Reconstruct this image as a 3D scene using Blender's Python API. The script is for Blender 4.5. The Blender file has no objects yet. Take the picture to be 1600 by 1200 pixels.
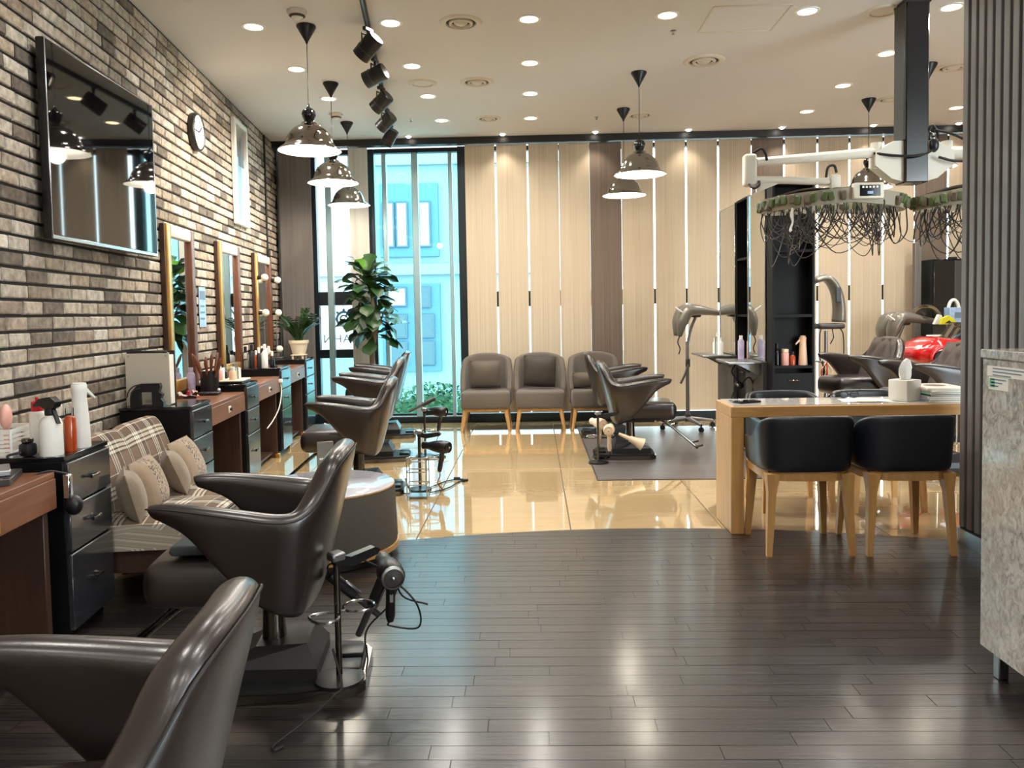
import bpy, bmesh, math, random
from mathutils import Vector, Matrix
random.seed(11)
S = bpy.context.scene
COL = S.collection
PI = math.pi
def rad(a): return math.radians(a)

# ------------------------------------------------------------------ camera
FPX, CAMH = 1220.0, 1.30
PITCH, ROLL, YAW = rad(2.7), rad(1.0), math.atan(35 / 1220.0)
HORIZON = 488.0
def camera():
    r = Vector((1, 0, 0)); u = Vector((0, math.sin(PITCH), math.cos(PITCH))); f = Vector((0, math.cos(PITCH), -math.sin(PITCH)))
    c, s = math.cos(ROLL), math.sin(ROLL)
    r2 = c * r - s * u; u2 = s * r + c * u
    Rz = Matrix.Rotation(YAW, 3, 'Z')
    r2, u2, f = Rz @ r2, Rz @ u2, Rz @ f
    cam = bpy.data.cameras.new('camera'); o = bpy.data.objects.new('camera', cam); COL.objects.link(o)
    m = Matrix((( r2.x, u2.x, -f.x, 0), (r2.y, u2.y, -f.y, 0), (r2.z, u2.z, -f.z, CAMH), (0, 0, 0, 1)))
    o.matrix_world = m
    cam.sensor_width = 36; cam.lens = FPX / 1600 * 36
    cam.shift_y = (HORIZON + FPX * math.tan(PITCH) - 600) / 1600
    cam.clip_start = .05; cam.clip_end = 300
    S.camera = o
camera()

# ------------------------------------------------------------------ world, exposure
w = bpy.data.worlds.new('sky'); S.world = w; w.use_nodes = True
bg = w.node_tree.nodes['Background']; bg.inputs[0].default_value = (.84, .95, 1.0, 1); bg.inputs[1].default_value = 11.0
S.view_settings.view_transform = 'Standard'; S.view_settings.look = 'None'
S.view_settings.exposure = 0.22; S.view_settings.gamma = 1.0
S.view_settings.use_curve_mapping = False
DOWNLIGHT_W = 11.0      # watts of each recessed downlight
PENDANT_W = 10.0
SPOT_W = 19.0           # track spots
WALLSPOT_W = 3.0        # spots washing the blinds

# ------------------------------------------------------------------ helpers: meshes
def catmull(P, n):
    P = [Vector(p) for p in P]
    if len(P) < 3: 
        return [P[0].lerp(P[1], i / n) for i in range(n + 1)]
    out = []
    Q = [P[0] * 2 - P[1]] + P + [P[-1] * 2 - P[-2]]
    for i in range(1, len(Q) - 2):
        a, b, c, d = Q[i - 1], Q[i], Q[i + 1], Q[i + 2]
        for k in range(n):
            t = k / n
            out.append(.5 * ((2 * b) + (c - a) * t + (2 * a - 5 * b + 4 * c - d) * t * t + (3 * b - a - 3 * c + d) * t ** 3))
    out.append(P[-1].copy())
    return out

class MB:
    def __init__(s): s.v = []; s.f = []; s.uv = {}
    def add(s, V, Fc, M=None, uv=None):
        k = len(s.v)
        s.v += [tuple(M @ Vector(p)) if M else tuple(p) for p in V]
        s.f += [tuple(i + k for i in q) for q in Fc]
        if uv:
            for i, q in enumerate(uv): s.uv[k + i] = q
        return s
    def box(s, c, d, M=None):
        x, y, z = c; a, b, e = d[0] / 2, d[1] / 2, d[2] / 2
        V = [(x + i * a, y + j * b, z + k * e) for i in (-1, 1) for j in (-1, 1) for k in (-1, 1)]
        return s.add(V, [(0, 1, 3, 2), (4, 6, 7, 5), (0, 4, 5, 1), (2, 3, 7, 6), (0, 2, 6, 4), (1, 5, 7, 3)], M)
    def bb(s, x0, x1, y0, y1, z0, z1, M=None):
        return s.box(((x0 + x1) / 2, (y0 + y1) / 2, (z0 + z1) / 2), (abs(x1 - x0), abs(y1 - y0), abs(z1 - z0)), M)
    def rbox(s, c, d, bev=.01, seg=2, M=None, taper=None):
        bm = bmesh.new(); bmesh.ops.create_cube(bm, size=1)
        for v in bm.verts:
            v.co = Vector((v.co.x * d[0], v.co.y * d[1], v.co.z * d[2]))
        bmesh.ops.bevel(bm, geom=list(bm.edges), offset=min(bev, min(d) * .49), segments=seg, profile=.5, affect='EDGES')
        bm.verts.index_update()
        V = [(v.co.x + c[0], v.co.y + c[1], v.co.z + c[2]) for v in bm.verts]
        Fc = [tuple(v.index for v in f.verts) for f in bm.faces]
        bm.free(); return s.add(V, Fc, M)
    def loft(s, rings, closed=True, cap=True, M=None, uvs=None):
        n = len(rings[0]); V = [p for r in rings for p in r]; Fc = []
        m = n if closed else n - 1
        for i in range(len(rings) - 1):
            for j in range(m):
                a = i * n + j; b = i * n + (j + 1) % n
                Fc.append((a, b, b + n, a + n))
        if cap and closed:
            Fc.append(tuple(range(n - 1, -1, -1))); k = (len(rings) - 1) * n
            Fc.append(tuple(range(k, k + n)))
        return s.add(V, Fc, M, uvs)
    def tube(s, pts, r, seg=8, n=0, M=None):
        P = catmull(pts, n) if n else [Vector(p) for p in pts]
        k = len(P)
        if isinstance(r, (list, tuple)):
            m = len(r) - 1; R = []
            for i in range(k):
                t = i / (k - 1) * m; a = min(int(t), m - 1); R.append(r[a] + (r[a + 1] - r[a]) * (t - a))
        else: R = [r] * k
        T = [(P[min(i + 1, k - 1)] - P[max(i - 1, 0)]).normalized() for i in range(k)]
        up = Vector((0, 0, 1)) if abs(T[0].z) < .9 else Vector((1, 0, 0))
        N = (up - T[0] * up.dot(T[0])).normalized(); rings = []
        for i in range(k):
            N = (N - T[i] * N.dot(T[i])); N = N.normalized() if N.length > 1e-6 else Vector((1, 0, 0))
            B = T[i].cross(N)
            rings.append([P[i] + (N * math.cos(2 * PI * j / seg) + B * math.sin(2 * PI * j / seg)) * R[i] for j in range(seg)])
        return s.loft(rings, M=M)
    def cyl(s, p0, p1, r0, r1=None, seg=16, M=None):
        return s.tube([p0, p1], [r0, r0 if r1 is None else r1], seg, M=M)
    def lathe(s, prof, seg=24, c=(0, 0, 0), M=None):
        rings = [[(c[0] + r * math.cos(2 * PI * j / seg), c[1] + r * math.sin(2 * PI * j / seg), c[2] + z) for j in range(seg)] for r, z in prof]
        return s.loft(rings, M=M, cap=False)
    def sphere(s, c, r, seg=14, rings=8, M=None):
        if not isinstance(r, (tuple, list)): r = (r, r, r)
        R = []
        for i in range(rings + 1):
            a = -PI / 2 + PI * i / rings; q = max(math.cos(a), .002)
            R.append([(c[0] + r[0] * q * math.cos(2 * PI * j / seg), c[1] + r[1] * q * math.sin(2 * PI * j / seg), c[2] + r[2] * math.sin(a)) for j in range(seg)])
        return s.loft(R, M=M)
    def prism(s, poly, h0, h1, plane='xy', M=None):
        f = {'xy': lambda a, b, h: (a, b, h), 'xz': lambda a, b, h: (a, h, b), 'yz': lambda a, b, h: (h, a, b)}[plane]
        n = len(poly); V = [f(a, b, h0) for a, b in poly] + [f(a, b, h1) for a, b in poly]
        Fc = [(i, (i + 1) % n, (i + 1) % n + n, i + n) for i in range(n)] + [tuple(range(n - 1, -1, -1)), tuple(range(n, 2 * n))]
        return s.add(V, Fc, M)
    def mesh(s, name, mat, smooth=40):
        me = bpy.data.meshes.new(name); me.from_pydata(s.v, [], s.f); me.validate()
        bm = bmesh.new(); bm.from_mesh(me); bmesh.ops.recalc_face_normals(bm, faces=bm.faces); bm.to_mesh(me); bm.free()
        if s.uv:
            l = me.uv_layers.new(name='UVMap')
            for lp in me.loops: l.data[lp.index].uv = s.uv.get(lp.vertex_index, (0, 0))
        if mat: me.materials.append(mat)
        if smooth is not None:
            me.polygons.foreach_set('use_smooth', [True] * len(me.polygons))
            if smooth < 180: me.set_sharp_from_angle(angle=rad(smooth))
        return me
    def build(s, name, mat, parent=None, smooth=40, sub=0, label=None):
        o = bpy.data.objects.new(name, s.mesh(name, mat, smooth)); COL.objects.link(o)
        if parent: o.parent = parent
        if sub:
            m = o.modifiers.new('sub', 'SUBSURF'); m.levels = sub; m.render_levels = sub
        if label: o['label'] = label
        return o

def tag(o, label, cat, group=None, kind=None):
    if label: o['label'] = label
    if cat: o['category'] = cat
    if group: o['group'] = group
    if kind: o['kind'] = kind
    return o
def thing(name, label, cat, loc=(0, 0, 0), rz=0, group=None):
    o = bpy.data.objects.new(name, None); COL.objects.link(o); o.empty_display_size = .1
    o.location = loc; o.rotation_euler = (0, 0, rz)
    return tag(o, label, cat, group)
def place(o, loc, rz=0): o.location = loc; o.rotation_euler = (0, 0, rz); return o
def kids(o): return [c for c in bpy.data.objects if c.parent == o]
def dup(root, loc, rz, label=None, group=None):
    def rec(o, par):
        c = o.copy(); COL.objects.link(c); c.parent = par
        for ch in kids(o): rec(ch, c)
        return c
    r = rec(root, None); place(r, loc, rz)
    if label: r['label'] = label
    if group: r['group'] = group
    return r
def inst(name, me, parent=None, loc=(0, 0, 0), rot=(0, 0, 0), sc=(1, 1, 1)):
    o = bpy.data.objects.new(name, me); COL.objects.link(o)
    if parent: o.parent = parent
    o.location = loc; o.rotation_euler = rot; o.scale = sc
    return o
def struct(o): o['kind'] = 'structure'; return o

# ------------------------------------------------------------------ helpers: materials
def srgb(r, g, b):
    f = lambda c: (c / 255 / 12.92) if c <= 10 else ((c / 255 + .055) / 1.055) ** 2.4
    return (f(r), f(g), f(b), 1)
class NT:
    def __init__(s, name):
        s.m = bpy.data.materials.new(name); s.m.use_nodes = True; s.t = s.m.node_tree; s.n = s.t.nodes
        s.p = s.n['Principled BSDF']; s.out = s.n['Material Output']; s._tc = None
    def node(s, t, **k):
        o = s.n.new(t)
        for a, b in k.items(): setattr(o, a, b)
        return o
    def link(s, a, b): s.t.links.new(a, b)
    def tc(s, which='Object'):
        if not s._tc: s._tc = s.node('ShaderNodeTexCoord')
        return s._tc.outputs[which]
    def map(s, sc=(1, 1, 1), which='Object', rot=(0, 0, 0)):
        m = s.node('ShaderNodeMapping'); m.inputs['Scale'].default_value = sc; m.inputs['Rotation'].default_value = rot
        s.link(s.tc(which), m.inputs[0]); return m.outputs[0]
    def noise(s, scale, sc=(1, 1, 1), detail=4, rough=.55, which='Object', dist=0):
        n = s.node('ShaderNodeTexNoise'); n.inputs['Scale'].default_value = scale; n.inputs['Detail'].default_value = detail
        n.inputs['Roughness'].default_value = rough; n.inputs['Distortion'].default_value = dist
        s.link(s.map(sc, which), n.inputs['Vector']); return n.outputs['Fac']
    def ramp(s, fac, stops, interp='LINEAR'):
        r = s.node('ShaderNodeValToRGB'); cr = r.color_ramp; cr.interpolation = interp
        while len(cr.elements) < len(stops): cr.elements.new(.5)
        for e, (p, c) in zip(cr.elements, stops): e.position = p; e.color = c
        s.link(fac, r.inputs[0]); return r.outputs[0]
    def mix(s, fac, a, b, mode='MIX'):
        m = s.node('ShaderNodeMix', data_type='RGBA', blend_type=mode)
        for v, i in ((fac, 0), (a, 6), (b, 7)):
            if hasattr(v, 'is_linked'): s.link(v, m.inputs[i])
            else: m.inputs[i].default_value = v
        return m.outputs[2]
    def bump(s, h, strength=.2, dist=.01):
        b = s.node('ShaderNodeBump'); b.inputs['Strength'].default_value = strength; b.inputs['Distance'].default_value = dist
        s.link(h, b.inputs['Height']); s.link(b.outputs[0], s.p.inputs['Normal'])
    def set(s, **k):
        names = dict(col='Base Color', rough='Roughness', metal='Metallic', spec='Specular IOR Level', coat='Coat Weight', cior='Coat IOR', crough='Coat Roughness', ior='IOR', trans='Transmission Weight', alpha='Alpha', sheen='Sheen Weight', em='Emission Color', es='Emission Strength')
        for a, b in k.items():
            i = s.p.inputs[names[a]]
            if hasattr(b, 'is_linked'): s.link(b, i)
            else: i.default_value = b
        return s
def mat(name, col, rough=.5, metal=0, var=None, vs=8, vsc=(1, 1, 1), bump=0, bs=60, bsc=None, **k):
    t = NT(name); c = srgb(*col)
    if var: c = t.mix(t.noise(vs, vsc), srgb(*col), srgb(*var))
    t.set(col=c, rough=rough, metal=metal, **k)
    if bump: t.bump(t.noise(bs, bsc or vsc), bump, .005)
    return t.m
def emis(name, col, st):
    t = NT(name); t.set(col=(0, 0, 0, 1), em=srgb(*col), es=st, rough=1, spec=0); return t.m
def thinglass(name, tint, refl=.08, rough=0.0):
    t = NT(name); t.n.remove(t.p)
    tr = t.node('ShaderNodeBsdfTransparent'); tr.inputs[0].default_value = tint
    gl = t.node('ShaderNodeBsdfGlossy'); gl.inputs['Roughness'].default_value = rough
    fr = t.node('ShaderNodeFresnel'); fr.inputs[0].default_value = 1.3
    mx = t.node('ShaderNodeMixShader'); t.link(fr.outputs[0], mx.inputs[0]); t.link(tr.outputs[0], mx.inputs[1]); t.link(gl.outputs[0], mx.inputs[2])
    t.link(mx.outputs[0], t.out.inputs[0]); return t.m

def brick_mat(per_object):
    t = NT('brick_parts' if per_object else 'brick_rest')
    if per_object: rnd = t.node('ShaderNodeObjectInfo').outputs['Random']
    else:
        a = t.node('ShaderNodeAttribute', attribute_name='rnd'); rnd = a.outputs['Fac']
    st = [(0, srgb(116, 108, 100)), (.10, srgb(126, 116, 106)), (.22, srgb(176, 166, 152)), (.38, srgb(204, 196, 184)), (.55, srgb(182, 168, 150)), (.70, srgb(216, 210, 200)), (.84, srgb(150, 136, 122)), (.93, srgb(196, 182, 164)), (1, srgb(124, 114, 104))]
    c = t.ramp(rnd, st)
    geo = t.node('ShaderNodeNewGeometry')
    nz = t.node('ShaderNodeTexNoise'); nz.inputs['Scale'].default_value = 28; nz.inputs['Detail'].default_value = 6; t.link(geo.outputs['Position'], nz.inputs['Vector'])
    c2 = t.mix(t.ramp(nz.outputs['Fac'], [(.32, (0, 0, 0, 1)), (.68, (1, 1, 1, 1))]), (.42, .38, .34, 1), (1.08, 1.06, 1.02, 1))
    c = t.mix(.75, c, c2, 'MULTIPLY')
    nb = t.node('ShaderNodeTexNoise'); nb.inputs['Scale'].default_value = 70; nb.inputs['Detail'].default_value = 5; t.link(geo.outputs['Position'], nb.inputs['Vector'])
    t.set(col=c, rough=.85, spec=.25); t.bump(nb.outputs['Fac'], .5, .006); return t.m
def plank_mat(per_object):
    t = NT('plank_parts' if per_object else 'plank_rest')
    if per_object: rnd = t.node('ShaderNodeObjectInfo').outputs['Random']
    else: rnd = t.node('ShaderNodeAttribute', attribute_name='rnd').outputs['Fac']
    geo = t.node('ShaderNodeNewGeometry')
    mp = t.node('ShaderNodeMapping'); mp.inputs['Scale'].default_value = (2.5, 60, 1); t.link(geo.outputs['Position'], mp.inputs[0])
    off = t.node('ShaderNodeVectorMath', operation='ADD'); cm = t.node('ShaderNodeCombineXYZ'); mu = t.node('ShaderNodeMath', operation='MULTIPLY'); mu.inputs[1].default_value = 40
    t.link(rnd, mu.inputs[0]); t.link(mu.outputs[0], cm.inputs[0]); t.link(mp.outputs[0], off.inputs[0]); t.link(cm.outputs[0], off.inputs[1])
    nz = t.node('ShaderNodeTexNoise'); nz.inputs['Scale'].default_value = 1.6; nz.inputs['Detail'].default_value = 6; nz.inputs['Distortion'].default_value = .6; t.link(off.outputs[0], nz.inputs['Vector'])
    base = t.ramp(rnd, [(0, srgb(28, 24, 23)), (.5, srgb(38, 33, 31)), (1, srgb(52, 44, 41))])
    c = t.mix(t.ramp(nz.outputs['Fac'], [(.35, (0, 0, 0, 1)), (.65, (1, 1, 1, 1))]), (.55, .55, .55, 1), (1.15, 1.12, 1.1, 1))
    t.set(col=t.mix(1, base, c, 'MULTIPLY'), spec=.5, coat=.5, crough=.17, cior=1.6)
    rr = t.node('ShaderNodeMapRange'); rr.inputs['To Min'].default_value = .24; rr.inputs['To Max'].default_value = .50
    t.link(nz.outputs['Fac'], rr.inputs[0]); t.link(rr.outputs[0], t.p.inputs['Roughness'])
    t.bump(nz.outputs['Fac'], .55, .004); return t.m
def blind_mat(name, a, b):
    t = NT(name)
    rnd = t.node('ShaderNodeObjectInfo').outputs['Random']
    n1 = t.noise(1, (210, 3, .5), 3, .6); n2 = t.noise(1, (28, 3, .15), 2)
    c = t.mix(t.ramp(n1, [(.3, (0, 0, 0, 1)), (.7, (1, 1, 1, 1))]), srgb(*a), srgb(*b))
    c = t.mix(t.ramp(n2, [(.35, (.80, .80, .80, 1)), (.65, (1.06, 1.06, 1.06, 1))]), c, c, 'MULTIPLY') if 0 else t.mix(.12, c, t.ramp(n2, [(.35, srgb(*a)), (.65, srgb(*b))]))
    t.set(col=c, rough=.8, spec=.2); t.bump(n1, .15, .002); return t.m
def plaid_mat():
    t = NT('plaid'); sx = t.node('ShaderNodeSeparateXYZ'); t.link(t.tc('UV'), sx.inputs[0])
    br, dk, cr, bk = srgb(116, 94, 74), srgb(76, 60, 48), srgb(226, 218, 200), srgb(38, 30, 26)
    def stripes(o, off):
        m = t.node('ShaderNodeMath', operation='MULTIPLY_ADD'); m.inputs[1].default_value = 1 / .21; m.inputs[2].default_value = off; t.link(o, m.inputs[0])
        f = t.node('ShaderNodeMath', operation='FRACT'); t.link(m.outputs[0], f.inputs[0])
        return t.ramp(f.outputs[0], [(0, br), (.30, bk), (.35, cr), (.41, bk), (.45, cr), (.53, bk), (.57, cr), (.63, dk), (.86, cr), (.89, br)], 'CONSTANT')
    c = t.mix(.5, stripes(sx.outputs[0], .13), stripes(sx.outputs[1], .4))
    t.set(col=c, rough=.95, spec=.1, sheen=.2); t.bump(t.noise(400), .2, .002); return t.m
def granite_mat():
    t = NT('granite'); a = t.noise(38, (1, 1, .7), 8, .7, dist=1.2); b = t.noise(6, (1, 1, 1), 4)
    c = t.ramp(a, [(.28, srgb(92, 86, 80)), (.42, srgb(160, 153, 145)), (.55, srgb(196, 189, 180)), (.72, srgb(222, 217, 210))])
    c = t.mix(t.ramp(b, [(.4, (0, 0, 0, 1)), (.65, (.35, .35, .35, 1))]), c, srgb(146, 124, 100))
    t.set(col=c, rough=.13, spec=.5, coat=.3, crough=.05); return t.m
def tile_mat():
    t = NT('floor_tile'); a = t.noise(2.2, (1, 5, 1), 6, .6, dist=.8)
    rnd = t.node('ShaderNodeObjectInfo').outputs['Random']
    c = t.mix(t.ramp(a, [(.3, (0, 0, 0, 1)), (.7, (1, 1, 1, 1))]), srgb(192, 162, 114), srgb(212, 184, 138))
    c = t.mix(.25, c, t.ramp(rnd, [(0, srgb(184, 158, 116)), (1, srgb(212, 188, 150))]))
    t.set(col=c, rough=.06, spec=.6, coat=1.0, crough=.012, cior=1.75); return t.m
def wood_mat(name, a, b, rough=.45, axis='x', sc=1):
    t = NT(name); k = {'x': (1.5, 22, 22), 'y': (22, 1.5, 22), 'z': (22, 22, 1.5)}[axis]
    n = t.noise(sc, k, 5, .6, dist=.7)
    t.set(col=t.mix(t.ramp(n, [(.3, (0, 0, 0, 1)), (.7, (1, 1, 1, 1))]), srgb(*a), srgb(*b)), rough=rough); t.bump(n, .1, .002); return t.m

L = {}
L['brick'] = brick_mat(True); L['brick2'] = brick_mat(False)
L['mortar'] = mat('mortar', (46, 44, 44), .95, var=(30, 29, 29), vs=20, bump=.6, bs=60)
L['plank'] = plank_mat(True); L['plank2'] = plank_mat(False)
L['subfloor'] = mat('plank_joint', (14, 12, 11), .7)
L['tile'] = tile_mat(); L['grout'] = mat('grout', (92, 74, 50), .7)
L['matfloor'] = wood_mat('grey_vinyl', (84, 78, 76), (112, 104, 100), .35)
L['ceiling'] = mat('ceiling_paint', (220, 217, 212), .9, var=(214, 211, 206), vs=1.5)
L['plainwall'] = mat('plain_wall', (190, 178, 160), .9)
L['blind'] = blind_mat('tan_blind', (176, 159, 134), (206, 192, 170))
L['blind_dark'] = blind_mat('brown_blind', (92, 80, 72), (132, 118, 106))
L['blind_grey'] = blind_mat('grey_blind', (92, 88, 86), (132, 126, 122))
L['blind_pale'] = blind_mat('pale_grey_blind', (172, 172, 164), (204, 202, 194))
L['trim'] = mat('black_trim', (24, 23, 24), .4)
L['frame'] = mat('dark_window_frame', (30, 38, 44), .4, metal=.3)
L['mullion'] = mat('pale_mullion', (150, 176, 182), .4, metal=.3)
L['glass'] = thinglass('window_glass', (.66, .93, .97, 1))
L['glass_clear'] = thinglass('clear_glass', (.93, .97, .97, 1))
L['glass_blind'] = thinglass('window_glass_clear', (.90, .97, .98, 1))
L['leather'] = mat('brown_leather', (44, 35, 32), .30, var=(35, 28, 25), vs=6, bump=.08, bs=220, spec=.6, coat=.4, crough=.22)
L['leather_in'] = mat('grey_brown_leather', (104, 94, 88), .36, bump=.1, bs=220)
L['seam'] = mat('leather_seam', (28, 23, 21), .6)
L['navy'] = mat('dark_navy_leather', (24, 28, 36), .34, bump=.1, bs=260, spec=.5)
L['black'] = mat('black_plastic', (20, 20, 22), .38)
L['blackgloss'] = mat('black_gloss', (16, 17, 20), .12, spec=.6)
L['drawer'] = mat('charcoal_gloss', (40, 44, 50), .12, spec=.7, coat=.55, crough=.2, cior=1.8)
L['rubber'] = mat('black_rubber', (17, 17, 18), .6)
L['cabinet_black'] = mat('black_laminate', (11, 11, 13), .5, spec=.2)
L['chrome'] = mat('chrome', (205, 208, 212), .14, metal=1)
L['bellchrome'] = mat('bell_chrome', (158, 154, 148), .10, metal=1)
L['hoop'] = mat('hoop_grey', (150, 142, 124), .6)
L['chrome_dk'] = mat('dark_chrome', (108, 104, 98), .12, metal=1)
L['steel'] = mat('brushed_steel', (170, 172, 175), .35, metal=1)
L['desk'] = wood_mat('red_brown_wood', (104, 66, 44), (138, 92, 64), .35, 'y')
L['desk_dk'] = wood_mat('dark_brown_wood', (58, 40, 32), (78, 54, 42), .4, 'z')
L['oak'] = wood_mat('oak', (176, 130, 74), (208, 162, 102), .4, 'x')
L['oak_z'] = wood_mat('oak_upright', (176, 130, 74), (208, 162, 102), .4, 'z')
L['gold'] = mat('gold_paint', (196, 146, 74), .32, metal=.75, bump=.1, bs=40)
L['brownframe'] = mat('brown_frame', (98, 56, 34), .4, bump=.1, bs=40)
L['mirror'] = mat('mirror_glass', (235, 240, 240), .015, metal=1)
L['screen'] = mat('tv_screen', (10, 10, 12), .03, spec=.55)
L['silverframe'] = mat('silver_edge', (170, 174, 178), .25, metal=1)
L['plaid'] = plaid_mat()
L['cush'] = mat('beige_chenille', (150, 134, 114), .95, var=(124, 108, 90), vs=30, bump=.6, bs=220, sheen=.3)
def cush_pattern():
    t = NT('beige_cushion_dark_band'); v = t.node('ShaderNodeTexVoronoi'); v.inputs['Scale'].default_value = 70; t.link(t.map(), v.inputs['Vector'])
    sx = t.node('ShaderNodeSeparateXYZ'); t.link(t.tc(), sx.inputs[0])
    ab = t.node('ShaderNodeMath', operation='ABSOLUTE'); t.link(sx.outputs[0], ab.inputs[0])
    band = t.ramp(ab.outputs[0], [(0, (1, 1, 1, 1)), (.05, (0, 0, 0, 1))], 'CONSTANT')
    dots = t.ramp(v.outputs['Distance'], [(.35, srgb(60, 44, 36)), (.55, srgb(160, 140, 116))])
    c = t.mix(band, t.mix(t.noise(30), srgb(158, 138, 114), srgb(130, 112, 90)), dots)
    t.set(col=c, rough=.95, sheen=.3); t.bump(t.noise(220), .5, .003); return t.m
L['cush2'] = cush_pattern()
L['sofa'] = mat('taupe_fabric', (104, 95, 86), .95, var=(88, 80, 72), vs=60, bump=.4, bs=500, sheen=.2)
L['bluegrey'] = mat('blue_grey_plastic', (70, 74, 80), .4)
L['sofa_cush'] = mat('taupe_cushion', (108, 98, 88), .95, var=(88, 80, 72), vs=10, bump=.7, bs=14)
L['sofa_cush2'] = mat('dark_taupe_cushion', (80, 73, 67), .9, var=(62, 57, 52), vs=10, bump=.7, bs=14)
L['ottoman'] = mat('grey_tweed', (104, 98, 90), .95, var=(76, 72, 66), vs=160, bump=.5, bs=400)
L['white'] = mat('white_plastic', (232, 230, 224), .4)
L['whitegloss'] = mat('white_gloss_top', (186, 186, 194), .08, coat=.4)
L['cream'] = mat('cream_pot', (226, 212, 184), .6, bump=.1, bs=40)
L['ivory'] = mat('ivory_plastic', (214, 208, 192), .45)
L['beige'] = mat('beige_board', (200, 190, 174), .6)
L['granite'] = granite_mat()
L['slat'] = wood_mat('grey_slat', (92, 88, 84), (116, 110, 106), .5, 'z')
L['slatback'] = mat('slat_backing', (20, 20, 20), .7)
L['leaf'] = mat('fig_leaf', (44, 76, 32), .36, var=(28, 54, 24), vs=5, bump=.2, bs=30)
L['leaf_lt'] = mat('young_leaf', (96, 150, 40), .4, var=(70, 124, 34), vs=5)
L['zz'] = mat('zz_leaf', (44, 78, 36), .3, var=(30, 58, 30), vs=8)
L['bark'] = mat('pale_bark', (140, 120, 96), .9, var=(110, 92, 72), vs=20, vsc=(1, 1, .3), bump=.5, bs=40)
L['soil'] = mat('soil', (48, 38, 30), 1, bump=.6, bs=60)
L['red'] = mat('red_car_paint', (200, 22, 26), .15, coat=.6)
L['grey_hood'] = mat('grey_hood', (128, 124, 116), .3, metal=.35)
L['grey_dk'] = mat('dark_grey_plastic', (58, 57, 56), .4)
L['tint'] = thinglass('smoky_visor', (.62, .60, .58, 1))
L['redcap'] = mat('red_cap', (196, 26, 38), .35)
L['orange'] = mat('orange_liquid', (168, 66, 20), .12, coat=.3)
L['pink'] = mat('pink_plastic', (222, 164, 150), .45, bump=.15, bs=80)
L['peach'] = mat('peach_plastic', (230, 190, 160), .4)
L['purple'] = mat('purple_label', (136, 120, 160), .4, var=(196, 188, 208), vs=18)
L['brushwood'] = mat('brush_wood', (110, 62, 40), .5)
L['bluepaper'] = mat('blue_print', (116, 160, 212), .5, var=(186, 208, 232), vs=25)
L['paper'] = mat('paper', (236, 232, 222), .7)
L['mag_green'] = mat('magazine_green', (120, 178, 150), .35)
L['mag_pink'] = mat('magazine_pink', (232, 206, 190), .3, var=(240, 226, 214), vs=6)
L['mag_grey'] = mat('magazine_grey', (140, 142, 146), .3)
L['yellow'] = mat('yellow_print', (206, 206, 40), .4)
L['darkgreen'] = mat('hanger_green', (92, 104, 58), .6, var=(60, 74, 40), vs=30)
L['clipbrown'] = mat('perm_clip', (104, 92, 70), .6, var=(74, 62, 46), vs=30)
L['wire'] = mat('perm_wire', (36, 29, 25), .5)
L['roseg'] = mat('cream_dryer', (224, 200, 170), .3)
L['tissuebox'] = mat('pale_grey_box', (206, 202, 192), .5)
L['tissue'] = mat('tissue_paper', (246, 244, 238), .9)
L['facade'] = mat('outside_facade', (120, 130, 132), .9, var=(104, 116, 118), vs=.6)
L['facade_blue'] = mat('outside_blue_wall', (66, 90, 108), .8)
L['win_far'] = mat('far_window', (44, 58, 66), .15)
L['win_white'] = mat('far_window_white', (170, 180, 180), .3)
L['win_yellow'] = mat('far_window_sign', (180, 160, 104), .4)
L['bush'] = mat('outside_bush', (58, 84, 46), .95, var=(34, 56, 30), vs=5)
L['ground'] = mat('outside_ground', (178, 178, 176), .9)
L['lamp'] = emis('lamp_glow', (255, 226, 180), 9)
L['lampw'] = emis('pendant_glow', (255, 246, 226), 8)
L['bulb'] = mat('frosted_bulb', (244, 236, 220), .3)
L['shade_in'] = mat('white_enamel', (244, 243, 238), .35)
L['grille'] = mat('vent_grille', (214, 204, 188), .6)
L['grille_dk'] = mat('vent_shadow_gap', (70, 62, 54), .8)
def sign_mat():
    t = NT('sign_sheet'); t.n.remove(t.p)
    d = t.node('ShaderNodeBsdfDiffuse'); d.inputs[0].default_value = srgb(246, 248, 248)
    tl = t.node('ShaderNodeBsdfTranslucent'); tl.inputs[0].default_value = srgb(246, 248, 248)
    m = t.node('ShaderNodeMixShader'); m.inputs[0].default_value = .6
    t.link(d.outputs[0], m.inputs[1]); t.link(tl.outputs[0], m.inputs[2]); t.link(m.outputs[0], t.out.inputs[0]); return t.m
L['sign'] = sign_mat()
L['signink'] = mat('sign_ink', (92, 104, 116), .7)
L['signblue'] = mat('sign_blue', (104, 130, 150), .7)
L['signpink'] = mat('sign_pink', (226, 150, 190), .7)

# ------------------------------------------------------------------ the wall frame: s along the brick wall, o out from it
WB = Vector((-3.037, 9.247, 0)); TH = math.atan2(.117, .993)
WD = Vector((-math.sin(TH), math.cos(TH), 0)); WN = Vector((math.cos(TH), math.sin(TH), 0))
def W(s, o, z=0): return WB + WD * s + WN * o + Vector((0, 0, z))
CH = 3.32
def project(p):
    d = Vector(p) - S.camera.matrix_world.translation; m = S.camera.matrix_world
    x, y, z = d.dot(m.col[0].to_3d()), d.dot(m.col[1].to_3d()), -d.dot(m.col[2].to_3d())
    if z < .05: return None
    return 800 + FPX * x / z, HORIZON + FPX * math.tan(PITCH) - FPX * y / z

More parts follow.
